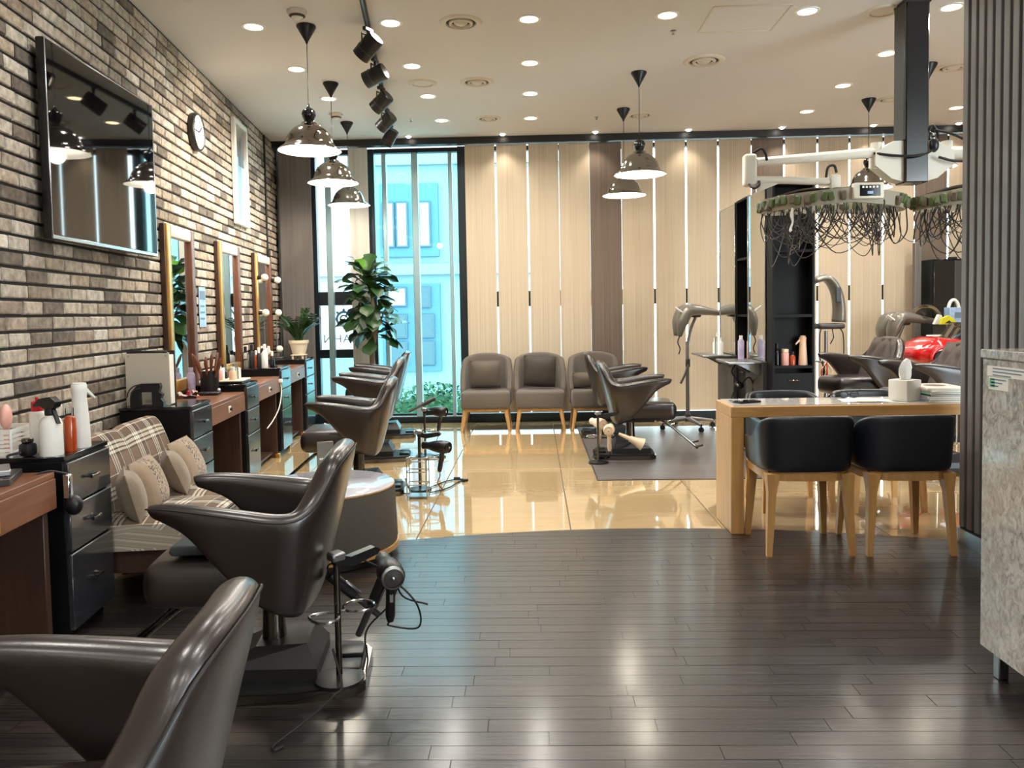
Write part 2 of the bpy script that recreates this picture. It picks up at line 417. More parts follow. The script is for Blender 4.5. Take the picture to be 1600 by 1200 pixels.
# ================================================================== THE SETTING
ARC_R, ARC_X, ARC_Y = 4.9, .62, 4.60
def arc(x): 
    q = ARC_R ** 2 - (x - ARC_X) ** 2
    return ARC_Y - ARC_R + math.sqrt(q) if q > 0 else -9
def floors():
    # one slab; wooden planks in front, stone tiles behind the curved joint
    m = MB(); m.bb(-4.2, 6.2, -4.2, 9.6, -.12, -.012)
    fl = struct(m.build('floor', L['subfloor'], smooth=None))
    # tiles
    px, py, x0, y0, g = .9, .93, .2 - .9 * 4, 5.48 - .93 * 2, .0032
    grout = MB(); grout.bb(-3.4, 6.1, 3.2, 9.45, -.012, -.0035); grout.build('grout_bed', L['grout'], fl, None)
    tm = MB(); tm.rbox((0, 0, -.004), (px - g * 2, py - g * 2, .008), .0015, 1); tme = tm.mesh('tile', L['tile'], 30)
    for i in range(0, 11):
        for j in range(0, 7):
            cx, cy = x0 + px * (i + .5), y0 + py * (j + .5)
            if cx - px / 2 > 5.9 or cy > 9.4: continue
            if cy + py / 2 < arc(max(-2.4, min(2.6, cx))) - .3: continue
            inst('tile', tme, fl, (cx, cy, 0))
    # planks
    pw = .075; rows = []
    y = -4.1; rest = MB(); rnd = []; n = 0
    sub = MB(); xs = [-4.1 + 6.8 * i / 60 for i in range(61)]
    sub.prism([(-4.1, -4.1), (2.7, -4.1)] + [(x, max(arc(x), -4.0)) for x in reversed(xs)], -.012, .0035); sub.build('plank_underlay', L['subfloor'], fl, None)
    rng = random.Random(5)
    while y < ARC_Y:
        x = -2.9 - rng.random() * .6
        while x < 2.6:
            ln = rng.uniform(.42, .95); a, b = x + .0012, x + ln - .0012; x += ln
            b = min(b, 2.62)
            if b - a < .05: continue
            y0_, y1_ = y + .0012, y + pw - .0012
            xs = [a + (b - a) * k / 10 for k in range(11)]; xs = [q for q in xs if arc(q) > y0_ + .002]
            if len(xs) < 2: continue
            cut = any(arc(q) < y1_ for q in xs)
            if cut: poly = [(xs[0], y0_), (xs[-1], y0_)] + [(q, min(y1_, arc(q))) for q in reversed(xs)]
            else: poly = [(a, y0_), (b, y0_), (b, y1_), (a, y1_)]
            z = .006 + rng.uniform(-.0003, .0003); r = rng.random()
            near = y1_ < 2.06 or b < -2.35 or (b < -1.35 and y1_ > 3.3)
            if near or n >= 300:
                k = len(rest.v); rest.prism(poly, -.004, z); rnd += [r] * (len(rest.v) - k)
            else:
                n += 1; cx, cy = sum(p[0] for p in poly) / len(poly), sum(p[1] for p in poly) / len(poly)
                m = MB(); m.prism([(p[0] - cx, p[1] - cy) for p in poly], -.004, z)
                o = m.build('plank', L['plank'], fl, None); o.location = (cx, cy, 0)
        y += pw
    o = rest.build('planks', L['plank2'], fl, None); o['kind'] = 'stuff'
    at = o.data.attributes.new('rnd', 'FLOAT', 'POINT'); at.data.foreach_set('value', rnd)
    return fl
floors()

def ceiling_and_walls():
    m = MB(); m.bb(-4.2, 6.2, -4.2, 9.6, CH, CH + .15); struct(m.build('ceiling', L['ceiling'], smooth=None))
    m = MB(); m.bb(-4.2, 6.2, -4.2, -4.05, 0, CH); struct(m.build('wall_front', L['plainwall'], smooth=None))
    m = MB(); m.bb(6.05, 6.2, 2.0, 9.6, 0, CH); struct(m.build('wall_side', L['plainwall'], smooth=None))
    # brick wall
    m = MB(); m.bb(-.25, 0, -13.6, .16, 0, CH)
    wl = struct(m.build('wall_left', L['mortar'], smooth=None)); place(wl, WB, TH)
    bh, bl, gap = .0735, .21, .0150
    rng = random.Random(3)
    def brick_mb(seed, ln):
        r = random.Random(seed); h = bh - gap; t = .012; e = .005
        j = lambda a=.003: r.uniform(-a, a)
        back = [(0.0, -ln / 2, -h / 2), (0, ln / 2, -h / 2), (0, ln / 2, h / 2), (0, -ln / 2, h / 2)]
        mid = [(t - e, y + j(), z + j(.0022)) for _, y, z in back]
        fr = [(t + j(.002), y * (1 - 2 * e / ln) + j(), z * (1 - 2 * e / h) + j(.002)) for _, y, z in back]
        V = back + mid + fr; F = []
        for a in (0, 4):
            for i in range(4): F.append((a + i, a + (i + 1) % 4, a + 4 + (i + 1) % 4, a + 4 + i))
        F.append((8, 9, 10, 11)); return V, F
    variants = [MB().add(*brick_mb(k, bl - gap)).mesh('brick', L['brick'], 25) for k in range(6)]
    cells = []
    nrow = int(CH / bh) + 1
    for i in range(nrow):
        z = bh * (i + .5)
        if z + bh / 2 > CH: continue
        s = -12.9 + (bl / 2 if i % 2 else 0) + rng.uniform(-.03, .03)
        while s < .1:
            ln = bl * rng.uniform(.86, 1.14)
            if s + ln > .12: break
            c = W(s + ln / 2, 0, z); p0 = project(W(s, 0, z)); p1 = project(W(s + ln, 0, z)); score = 0
            if p0 and p1:
                pz = project(c)
                inside = 0 < (p0[0] + p1[0]) / 2 < 1600 and 0 < pz[1] < 1200
                hid = (-5.6 < s < -4.35 and 1.75 < z < 2.55) or (z < .82) or (-3.95 < s < -3.4 and .8 < z < 1.92)
                if inside and not hid: score = (p1[0] - p0[0]) / max(c.y, 1)
            cells.append((score, s + ln / 2, z, ln)); s += ln
    cells.sort(key=lambda q: -q[0])
    rest = MB(); rnd = []
    for k, (sc, s, z, ln) in enumerate(cells):
        if k < 300 and sc > 0:
            inst('brick', variants[k % 6], wl, (0, s, z), (0, 0, 0), (1, (ln - gap) / (bl - gap), 1))
        else:
            V, F = brick_mb(k, ln - gap); rest.add([(x, y + s, zz + z) for x, y, zz in V], F); rnd += [rng.random()] * 12
    o = rest.build('bricks', L['brick2'], wl, 25); o['kind'] = 'stuff'
    at = o.data.attributes.new('rnd', 'FLOAT', 'POINT'); at.data.foreach_set('value', rnd)
    # black ceiling line above the windows
    m = MB(); m.bb(-3.2, 6.1, 9.04, 9.16, 3.245, CH - .001); struct(m.build('trim_1', L['trim'], smooth=None))
    m = MB(); m.rbox((0, 0, 0), (.03, .03, 3.3), .004, 1); o = struct(m.build('trim_2', L['steel'])); o.location = W(-.02, .035, 1.655)
ceiling_and_walls()

# ---- slatted partition on the right
def slat_wall():
    X = 2.345; m = MB(); m.bb(X, X + .16, 1.2, 4.30, .0, CH); wr = struct(m.build('wall_right', L['slatback'], smooth=None))
    sm = MB(); sm.rbox((0, 0, 0), (.034, .046, CH - .092), .003, 1); me = sm.mesh('slat', L['slat'], 30)
    y = 4.277; k = 0
    while y > 2.2: inst('slat', me, wr, (X - .016, y, .09 + (CH - .092) / 2)); y -= .072
    e = MB(); e.rbox((0, 0, 0), (.06, .02, CH - .002), .003, 1); o = e.build('end_post', L['slat'], wr, 30); o.location = (X + .012, 4.311, CH / 2)
    b = MB(); b.bb(X - .05, X, 1.2, 4.30, 0, .085); struct(b.build('baseboard_right', L['steel'], smooth=None))
slat_wall()

# ---- windows at the back
GY = 9.30
def windows():
    def fr(parent, x0, x1, z0, z1, y0=GY - .05, y1=GY + .05, mt='frame', name='frame_bar'):
        m = MB(); m.rbox(((x0 + x1) / 2, (y0 + y1) / 2, (z0 + z1) / 2), (x1 - x0, y1 - y0, z1 - z0), .006, 1)
        return m.build(name, L[mt], parent, 30)
    def pane(parent, x0, x1, z0, z1, mt):
        m = MB(); m.bb(x0, x1, GY - .004, GY + .004, z0, z1); return m.build('pane', L[mt], parent, None)
    # window 1: glazed door bay with the sign
    w1 = struct(thing('window_1', None, None)); 
    for x0, x1 in ((-2.66, -2.56), (-2.04, -1.95)): fr(w1, x0, x1, 0, 3.25)
    for z0, z1 in ((0, .10), (.79, .89), (1.42, 1.58), (3.19, 3.25)): fr(w1, -2.56, -2.04, z0, z1)
    fr(w1, -2.43, -2.36, .0, 3.2, GY - .12, GY - .05, 'mullion', 'mullion')
    for z0, z1 in ((.10, .79), (.89, 1.42), (1.58, 3.19)): pane(w1, -2.56, -2.04, z0, z1, 'glass' if z0 < .2 else 'glass_blind')
    # window 2: tall clear window
    w2 = struct(thing('window_2', None, None))
    fr(w2, -1.95, -1.86, 0, 3.25); fr(w2, -.87, -.775, 0, 3.25, GY - .09, GY + .05)
    fr(w2, -1.86, -.87, 0, .07); fr(w2, -1.86, -.87, 3.2, 3.25); fr(w2, -1.86, -.87, .085, .11, GY - .03, GY + .03)
    for x0, x1 in ((-1.77, -1.72), (-1.42, -1.345), (-.985, -.94)): fr(w2, x0, x1, .07, 3.2, GY - .04, GY + .04, 'mullion', 'mullion')
    for x0, x1 in ((-1.86, -1.77), (-1.72, -1.42), (-1.345, -.985), (-.94, -.87)): pane(w2, x0, x1, .11, 3.2, 'glass')
    # window 3: long glazing behind the blinds
    w3 = struct(thing('window_3', None, None))
    for x0, x1 in ((-3.2, -2.66),): fr(w3, x0, x1, 0, 3.25)
    for z0, z1 in ((0, .10), (1.37, 1.55), (3.2, 3.25)): fr(w3, -.775, 6.1, z0, z1)
    for x in (.85, 2.70, 4.53): fr(w3, x - .05, x + .05, .1, 3.2)
    for x0, x1 in ((-.775, .80), (.90, 2.65), (2.75, 4.48), (4.58, 6.1)):
        pane(w3, x0, x1, .10, 1.37, 'glass_blind'); pane(w3, x0, x1, 1.55, 3.2, 'glass_blind')
windows()

# ---- panel blinds
def blinds():
    Y = 9.10
    spec = [(-2.945, -2.57, 'blind_grey', 'grey panel blind beside the brick wall'), (-2.12, -1.905, 'blind_pale', 'narrow pale grey panel blind behind the tall fig plant'),
        (-.765, -.430, 'blind', 'tan panel blind right of the tall window'), (-.400, -.060, 'blind', 'tan panel blind behind the first two tub chairs'),
        (-.030, .306, 'blind', 'tan panel blind, third right of the tall window'), (.320, .663, 'blind', 'tan panel blind just left of the first dark brown panel'),
        (.674, 1.026, 'blind_dark', 'dark brown panel blind behind the two hanging pendants'), (1.036, 1.392, 'blind', 'tan panel blind just right of the first dark brown panel'),
        (1.420, 1.757, 'blind', 'tan panel blind behind the pole of the wing-shaped hair processor'), (1.785, 2.122, 'blind', 'tan panel blind right behind the wing-shaped hair processor'),
        (2.150, 2.506, 'blind', 'tan panel blind above the first black cabinet'), (2.524, 2.872, 'blind_dark', 'dark brown panel blind above the tall open black cabinet'),
        (2.900, 3.248, 'blind', 'tan panel blind behind the round perm machine'), (3.278, 3.610, 'blind', 'tan panel blind behind the arched hair processor'),
        (3.640, 3.990, 'blind', 'tan panel blind behind the far right pendant'), (4.020, 4.350, 'blind', 'tan panel blind behind the second processor with the clear visor'),
        (4.370, 4.720, 'blind_dark', 'dark brown panel blind above the black wardrobe'), (4.750, 5.10, 'blind', 'tan panel blind at the slatted partition'),
        (5.12, 5.46, 'blind', 'tan panel blind hidden behind the slatted partition'), (5.49, 5.85, 'blind', 'tan panel blind at the far end of the back wall')]
    for x0, x1, mt, lab in spec:
        if mt != 'blind_grey': x0, x1 = x0 - .004, x1 + .004
        r = thing('panel_blind', lab, 'blind', ((x0 + x1) / 2, Y, 0), 0, 'panel blinds along the back windows')
        n = 7; ring = []
        for zz in (.15, 3.235):
            ring.append([((x0 - x1) / 2 + (x1 - x0) * i / n, -.003 + .004 * math.sin(i * 1.7), zz) for i in range(n + 1)] + [((x1 - x0) / 2 - (x1 - x0) * i / n, .003 + .004 * math.sin((n - i) * 1.7), zz) for i in range(n + 1)])
        m = MB(); m.loft(ring); m.build('fabric', L[mt], r, 60)
        m = MB(); m.rbox((0, 0, .142), (x1 - x0, .014, .022), .003, 1); m.build('bottom_bar', L[mt], r, 30)
blinds()

# ---- outside
def outside():
    g = MB(); g.bb(-60, 60, 9.8, 90, -3.5, -3.32); struct(g.build('ground', L['ground'], smooth=None))
    m = MB(); Y = 26.0
    b = thing('office_building', 'pale office building outside the tall window', 'building', (0, Y, 0))
    m.bb(-9, 2.5, 0, 8, -3.32, 11); m.build('facade', L['facade'], b, None)
    m = MB(); m.bb(-5.05, -3.1, -.15, 0, 3.2, 5.6); m.build('blue_bay', L['facade_blue'], b, None)
    m = MB(); m.bb(-5.05, -3.1, -.15, 0, -.6, 2.3); m.build('grey_bay', L['facade_blue'], b, None)
    def win(x0, x1, z0, z1, mt):
        q = MB(); q.rbox(((x0 + x1) / 2, -.17, (z0 + z1) / 2), (x1 - x0, .10, z1 - z0), .01, 1); o = q.build('window', L['frame' if 0 else 'win_far'], b, 30)
        q = MB(); q.bb(x0 + .06, x1 - .06, -.235, -.215, z0 + .06, z1 - .06); q.build('pane', L[mt], o, None)
    for x0, x1 in ((-4.95, -4.55), (-4.5, -4.1), (-3.75, -3.35)):
        win(x0, x1, 3.5, 5.0, 'win_white')
    win(-4.8, -4.2, 1.55, 2.2, 'win_yellow'); win(-3.9, -3.4, 1.5, 2.2, 'win_far')
    for z in (-.4, .5): win(-4.9, -4.2, z, z + .8, 'win_far'); win(-3.9, -3.3, z, z + .8, 'win_far')
    win(-5.9, -5.5, .2, 1.6, 'win_far'); win(-5.9, -5.5, 3.4, 4.6, 'win_far')
    for z in (2.6, 6.2):
        q = MB(); q.bb(-9, 2.5, -.25, 0, z, z + .35); q.build('ledge', L['facade'], b, None)
    rng = random.Random(8)
    t = thing('shrub', 'green shrub outside below the tall window', 'shrub', (-1.75, 13.2, -3.32))
    q = MB(); 
    q.sphere((0, 0, 2.4), (1.05, .6, .85), 32, 20)
    for i in range(2600):
        a, c, rr = rng.uniform(0, 2 * PI), rng.uniform(-.2, 1), rng.uniform(.75, 1)
        p = Vector((math.cos(a) * math.sqrt(max(0, 1 - c * c)) * 1.3 * rr, math.sin(a) * math.sqrt(max(0, 1 - c * c)) * .8 * rr, 2.45 + c * 1.0 * rr))
        M_ = Matrix.Translation(p) @ Matrix.Rotation(rng.uniform(0, 6), 4, 'Z') @ Matrix.Rotation(rng.uniform(-1, 1), 4, 'X')
        q.add([(0, -.05, 0), (.03, 0, .012), (0, .055, 0), (-.03, 0, .012)], [(0, 1, 2, 3)], M_)
    o = q.build('foliage', L['bush'], t, 50)
    q = MB(); q.cyl((0, 0, 0), (0, 0, 2.0), .08, .05); q.build('trunk', L['bark'], t)
outside()

# ---- sign sheet on the door glass (reads correctly from the street)
def sign():
    t = thing('sign_sheet', 'white sign with crest and letters on the door glass', 'sign', (-2.3, GY + .03, 1.155))
    m = MB(); m.bb(-.255, .255, -.002, .002, -.262, .262); m.build('sheet', L['sign'], t, None)
    cu = bpy.data.curves.new('lettering', 'FONT'); cu.body = 'RIAHN'; cu.size = .145; cu.align_x = 'CENTER'; cu.extrude = .001; cu.space_character = 1.12
    o = bpy.data.objects.new('tmp', cu); COL.objects.link(o); bpy.context.view_layer.update()
    me = bpy.data.meshes.new_from_object(o.evaluated_get(bpy.context.evaluated_depsgraph_get())); bpy.data.objects.remove(o)
    me.materials.clear(); me.materials.append(L['signink'])
    q = inst('lettering', me, t, (.0, -.0055, -.185), (PI / 2, 0, 0), (-1, 1, 1))
    def ring(cx, cz, r, w, mt, nm, a0=0, a1=2 * PI, y=-.0045):
        V = []; F = []; n = 24
        for i in range(n + 1):
            a = a0 + (a1 - a0) * i / n
            for rr in (r - w, r): V.append((cx + math.cos(a) * rr, y, cz + math.sin(a) * rr))
        F = [(2 * i, 2 * i + 1, 2 * i + 3, 2 * i + 2) for i in range(n)]
        b = MB().add(V, F); b.build(nm, L[mt], t, None)
    ring(.02, .10, .10, .03, 'signblue', 'crest_ring'); ring(.02, .10, .055, .022, 'signblue', 'crest_centre')
    for k in range(8):
        a = k * PI / 4; b = MB(); b.box((.02 + math.cos(a) * .11, -.0045, .10 + math.sin(a) * .11), (.03, .001, .03)); b.build('crest_point', L['signblue'], t, None)
    b = MB(); b.add([(.14, -.0045, .02), (.24, -.0045, .09), (.245, -.0045, .13), (.15, -.0045, .05)], [(0, 1, 2, 3)]); b.build('pink_ribbon', L['signpink'], t, None)
    b = MB(); b.bb(-.10, .12, -.0055, -.0045, -.215, -.208); b.build('small_line', L['signink'], t, None)
sign()

# ================================================================== CEILING FIXTURES
ORD = ['first', 'second', 'third', 'fourth', 'fifth', 'sixth', 'seventh', 'eighth', 'ninth', 'tenth', 'eleventh']
def area_light(parent, name, z, size, power, col=(1, .955, .89), spread=150):
    l = bpy.data.lights.new(name, 'AREA'); l.shape = 'DISK'; l.size = size; l.energy = power; l.color = col; l.spread = rad(spread)
    o = bpy.data.objects.new(name, l); COL.objects.link(o); o.parent = parent; o.location = (0, 0, z); return o
def downlights():
    rows = [(5.49, [-1.92, -.96, 0, .95, 1.90, 2.87, 3.83, 4.8]), (6.44, [-1.91, -.96, 0, 2.86, 4.4]), (7.33, [-1.88, -.95, 0, 2.86, 4.4]), (8.25, [-.93, 0, 2.85, 4.37]),
            (3.6, [-1.5, 0, 1.4]), (1.4, [-1.3, 0.2, 1.5]), (-.8, [-1.2, .4, 1.6]), (-2.8, [-1.0, .4, 1.6])]
    tr = MB(); tr.lathe([(.062, -.001), (.064, -.006), (.082, -.005), (.085, 0)], 28); trm = tr.mesh('trim_ring', L['white'])
    ds = MB(); ds.lathe([(.0, -.0035), (.062, -.0035), (.062, -.001)], 28); dsm = ds.mesh('lamp_disc', L['lamp'])
    for j, (y, xs) in enumerate(rows):
        for i, x in enumerate(xs):
            lab = (f'round recessed downlight, {ORD[i]} from the brick wall in the {ORD[j]} row seen from the front' if j < 4 else f'recessed downlight over the front, {ORD[i]} from the brick wall, {ORD[j-4]} unseen row')
            t = thing('ceiling_downlight', lab, 'downlight', (x, y, CH), 0, 'recessed ceiling downlights')
            inst('trim_ring', trm, t); inst('lamp_disc', dsm, t)
            area_light(t, 'lamp_light', -.012, .12, DOWNLIGHT_W * (1 if j < 4 else 1.0))
downlights()
def wall_spots():
    tr = MB(); tr.lathe([(.030, -.001), (.032, -.008), (.046, -.006), (.048, 0)], 20); trm = tr.mesh('trim_ring', L['white'])
    ds = MB(); ds.lathe([(0, -.026), (.016, -.022), (.026, -.013), (.030, -.002)], 20); dsm = ds.mesh('lamp_disc', emis('spot_glow', (255, 244, 226), 20))
    for i, x in enumerate([-1.39, -.32, .727, 1.77, 2.81, 3.82, 4.76]):
        t = thing('wall_washer_spot', f'small bright spot at the back ceiling edge, {ORD[i]} from the left', 'spotlight', (x, 8.93, CH), 0, 'small spots washing the back blinds')
        inst('trim_ring', trm, t); inst('lamp_disc', dsm, t)
        l = bpy.data.lights.new('spot', 'SPOT'); l.energy = WALLSPOT_W * 4; l.color = (1, .90, .76); l.spot_size = rad(95); l.spot_blend = .8; l.shadow_soft_size = .03
        o = bpy.data.objects.new('spot_light', l); COL.objects.link(o); o.parent = t; o.location = (0, 0, -.034); o.rotation_euler = (rad(4), 0, 0)
wall_spots()

def vents():
    rows = [(-.475, 5.52, .125, 'round ceiling air diffuser nearest the camera, right of the track lights', 1), (-.466, 6.93, .125, 'round ceiling air diffuser, second from the camera right of the track lights', 1),
        (-.944, 6.925, .105, 'thin round ceiling ring, flat disc speaker beside the track lights', 0), (-.44, 8.22, .11, 'round ceiling air diffuser nearest the back windows', 1),
        (1.42, 6.51, .14, 'round ceiling air diffuser behind the access hatch', 1), (1.135, 8.24, .115, 'round ceiling air diffuser above the two rear pendants', 1),
        (2.428, 5.527, .10, 'flat round ceiling disc beside the hanging black post', 0), (3.61, 6.86, .13, 'round ceiling air diffuser behind the slatted partition', 1), (3.516, 7.85, .10, 'round ceiling vent behind the hanging black post', 1)]
    for x, y, r, lab, deep in rows:
        t = thing('ceiling_diffuser' if deep else 'ceiling_disc', lab, 'vent', (x, y, CH))
        m = MB(); m.lathe([(r * .84, -.002), (r * .86, -.010), (r * 1.0, -.012), (r * 1.18, -.004), (r * 1.2, 0)], 36); m.build('outer_ring', L['grille'], t)
        m = MB(); m.lathe([(0, -.001), (r * .82, -.001)], 36); m.build('gap', L['grille_dk' if deep else 'grille'], t)
        if deep:
            m = MB(); m.lathe([(r * .50, -.003), (r * .56, -.018), (r * .66, -.014), (r * .68, -.003)], 36); m.build('middle_ring', L['grille'], t)
            m = MB(); m.lathe([(0, -.020), (r * .26, -.018), (r * .38, -.008), (r * .40, -.002)], 36); m.build('centre_cone', L['grille'], t)
        else:
            m = MB(); m.lathe([(0, -.006), (r * .76, -.006), (r * .78, -.001)], 36); m.build('disc', L['grille'], t)
    # access hatch
    t = thing('ceiling_hatch', 'square ceiling access hatch with thin raised frame', 'hatch', (1.50, 5.60, CH))
    m = MB()
    for a in (-1, 1): m.bb(-.26, .26, a * .24 - .008, a * .24 + .008, -.008, 0); m.bb(a * .26 - .008, a * .26 + .008, -.24, .24, -.008, 0)
    m.build('frame', L['grille'], t, None); m = MB(); m.bb(-.252, .252, -.232, .232, -.004, -.001); m.build('panel', L['ceiling'], t, None)
    # detectors, sprinklers
    for x, y, lab in ((-1.536, 5.234, 'round smoke detector in front of the first pendant cone'), (-1.952, 7.89, 'round smoke detector behind the second pendant')):
        t = thing('smoke_detector', lab, 'detector', (x, y, CH))
        m = MB(); m.lathe([(.065, 0), (.065, -.015), (.05, -.035), (.025, -.05), (0, -.05)], 24); m.build('body', L['ivory'], t)
        m = MB(); m.lathe([(.052, -.03), (.054, -.034), (.04, -.044), (.038, -.04)], 24); m.build('slot_ring', L['grille_dk'], t)
    for x, y, lab in ((1.044, 5.80, 'tiny ceiling sprinkler in front of the hatch'), (-1.242, 8.17, 'tiny ceiling sprinkler beside the last track spot'), (.687, 8.28, 'tiny ceiling sprinkler left of the two rear pendants')):
        t = thing('sprinkler', lab, 'sprinkler', (x, y, CH)); t.scale = (.6, .6, .6)
        m = MB(); m.lathe([(.035, 0), (.035, -.004), (.012, -.01), (.010, -.035), (0, -.035)], 16); m.build('body', L['steel'], t)
        m = MB(); m.lathe([(0, -.038), (.02, -.040), (.02, -.043), (0, -.043)], 16); m.build('deflector', L['chrome_dk'], t)
    t = thing('air_conditioner', 'edge of a pale ceiling air conditioner at the top left', 'air conditioner', (-2.0, 4.63, CH))
    m = MB(); m.rbox((0, 0, -.012), (.62, .62, .03), .008, 2); m.build('body', L['white'], t)
    m = MB(); m.rbox((0, 0, -.03), (.40, .40, .012), .006, 1); m.build('intake_grille', L['grille_dk'], t)
    for k in range(4):
        a = k * PI / 2; m = MB(); m.rbox((0, .25, -.03), (.42, .05, .012), .004, 1, Matrix.Rotation(a, 4, 'Z')); m.build('louver', L['white'], t)
vents()

# ---- bell pendants
def pendants():
    t = thing('pendant_lamp', '', 'pendant lamp')
    drop = 2.455 - CH
    out = [(.222, 0), (.218, .008), (.196, .022), (.175, .036), (.165, .06), (.155, .09), (.138, .122), (.112, .152), (.082, .172), (.058, .182), (.052, .196), (.040, .200), (.030, .212)]
    inn = [(r - .005, z - .004) for r, z in out[::-1]]; inn[-1] = (.216, 0)
    m = MB(); m.lathe([(r, z + drop) for r, z in out], 40); m.build('shade', L['bellchrome'], t, 180)
    m = MB(); m.lathe([(r, z + drop) for r, z in inn], 40); m.build('shade_lining', L['shade_in'], t, 180)
    m = MB(); m.lathe([(.026, .205), (.036, .215), (.046, .235), (.050, .258), (.043, .280), (.026, .294), (.012, .302), (.005, .325)], 20, (0, 0, drop)); m.build('socket_ball', L['blackgloss'], t, 180)
    m = MB(); m.sphere((0, 0, .078 + drop), (.042, .042, .05), 16, 10); m.build('bulb', L['lampw'], t, 180)
    m = MB(); m.cyl((0, 0, .32 + drop), (0, 0, -.09), .003, seg=8); m.build('cord', L['rubber'], t)
    m = MB(); m.lathe([(0, -.001), (.066, -.001), (.067, -.012), (.012, -.108), (.006, -.125), (0, -.125)], 24); m.build('canopy', L['black'], t)
    l = bpy.data.lights.new('lamp', 'POINT'); l.energy = PENDANT_W; l.color = (1, .90, .74); l.shadow_soft_size = .05
    o = bpy.data.objects.new('lamp_light', l); COL.objects.link(o); o.parent = t; o.location = (0, 0, drop - .02)
    g = 'bell-shaped chrome pendant lamps'
    P = [(-1.553, 5.50, 'largest bell pendant with dark chrome shade, nearest over the left chairs'), (-1.735, 6.85, 'bell pendant lamp, middle of the three by the brick wall'), (-1.928, 8.24, 'smallest bell pendant lamp, rearmost of the three by the brick wall'),
         (.925, 6.77, 'bell pendant lamp in the middle of the room, nearer of the pair'), (.931, 7.97, 'bell pendant lamp half hidden behind the nearer one in mid room'), (3.305, 7.83, 'bell pendant lamp behind the white arm of the perm machine'), (3.345, 6.75, 'bell pendant lamp right of the hanging black post')]
    for i, (x, y, lab) in enumerate(P):
        if i == 0: place(t, (x, y, CH)); tag(t, lab, 'pendant lamp', g)
        else: dup(t, (x, y, CH), .4 * i, lab, g)
pendants()

# ---- track lights
def track():
    a, b = Vector((-1.0, 4.6, CH)), Vector((-1.50, 8.42, CH)); d = (b - a).normalized(); rz = math.atan2(-d.x, d.y)
    t = thing('track_rail', 'black ceiling rail carrying the track spots', 'track rail', a, rz)
    ln = (b - a).length
    m = MB(); m.rbox((0, ln / 2, -.022), (.034, ln, .036), .004, 1); m.build('rail', L['trim'], t)
    m = MB(); m.bb(-.006, .006, .03, ln - .03, -.0445, -.0395); m.build('slot', L['steel'], t, None)
    m = MB(); m.rbox((0, 0, -.024), (.044, .08, .044), .006, 1); m.build('feed_end', L['black'], t)
    m = MB(); m.rbox((0, ln, -.024), (.042, .03, .042), .006, 1); m.build('end_cap', L['black'], t)
    sp = [(5.45, (578, 66), 38, -25), (6.10, (587, 108), 20, -14), (6.85, (596, 150), 35, -22), (7.55, (604, 181), 36, -25), (8.20, (612, 222), 52, -30)]
    for i, (y, px, tilt, yaw) in enumerate(sp):
        x = a.x + (b.x - a.x) * (y - a.y) / (b.y - a.y)
        lab = f'black cylinder track spotlight, {ORD[i]} from the camera on the ceiling rail' if i < 4 else 'black cylinder track spotlight, rearmost, tilted steeply against the window'
        q = thing('track_spotlight', lab, 'spotlight', (x, y, CH - .046), rad(yaw), 'track spotlights')
        m = MB(); m.rbox((0, 0, -.012), (.03, .09, .026), .004, 1); m.build('adapter', L['black'], q)
        m = MB(); m.cyl((0, 0, -.02), (0, 0, -.058), .010); m.build('stem', L['black'], q)
        m = MB(); m.tube([(-.0, -.070, -.128), (0, -.070, -.055), (0, .070, -.055), (0, .070, -.128)], .006, 8); m.build('yoke', L['black'], q)
        M_ = Matrix.Translation((0, 0, -.128)) @ Matrix.Rotation(rad(90 - tilt), 4, 'Y')     # local z of the can = beam direction
        hl = .088
        m = MB(); m.lathe([(0, -hl), (.058, -hl), (.064, -hl + .008), (.064, hl), (.058, hl), (.056, hl - .02), (0, hl - .022)], 24, M=M_ @ Matrix.Rotation(PI, 4, 'X')); m.build('can', L['black'], q, 30)
        m = MB(); m.lathe([(.0645, -.004), (.0665, -.004), (.0665, .004), (.0645, .004)], 24, (0, 0, -.03), M=M_); m.build('rim_band', L['grey_dk'], q, 30)
        m = MB(); m.lathe([(0, 0), (.053, 0)], 20, (0, 0, -hl + .0195), M=M_); m.build('lens', emis('track_lens', (255, 240, 214), 6) if i == 0 else bpy.data.materials['track_lens'], q)
        l = bpy.data.lights.new('track', 'SPOT'); l.energy = SPOT_W * 4; l.color = (1, .88, .72); l.spot_size = rad(70); l.spot_blend = .7; l.shadow_soft_size = .04
        o = bpy.data.objects.new('spot_beam', l); COL.objects.link(o); o.parent = q
        o.matrix_local = M_ @ Matrix.Translation((0, 0, -hl - .01))
track()

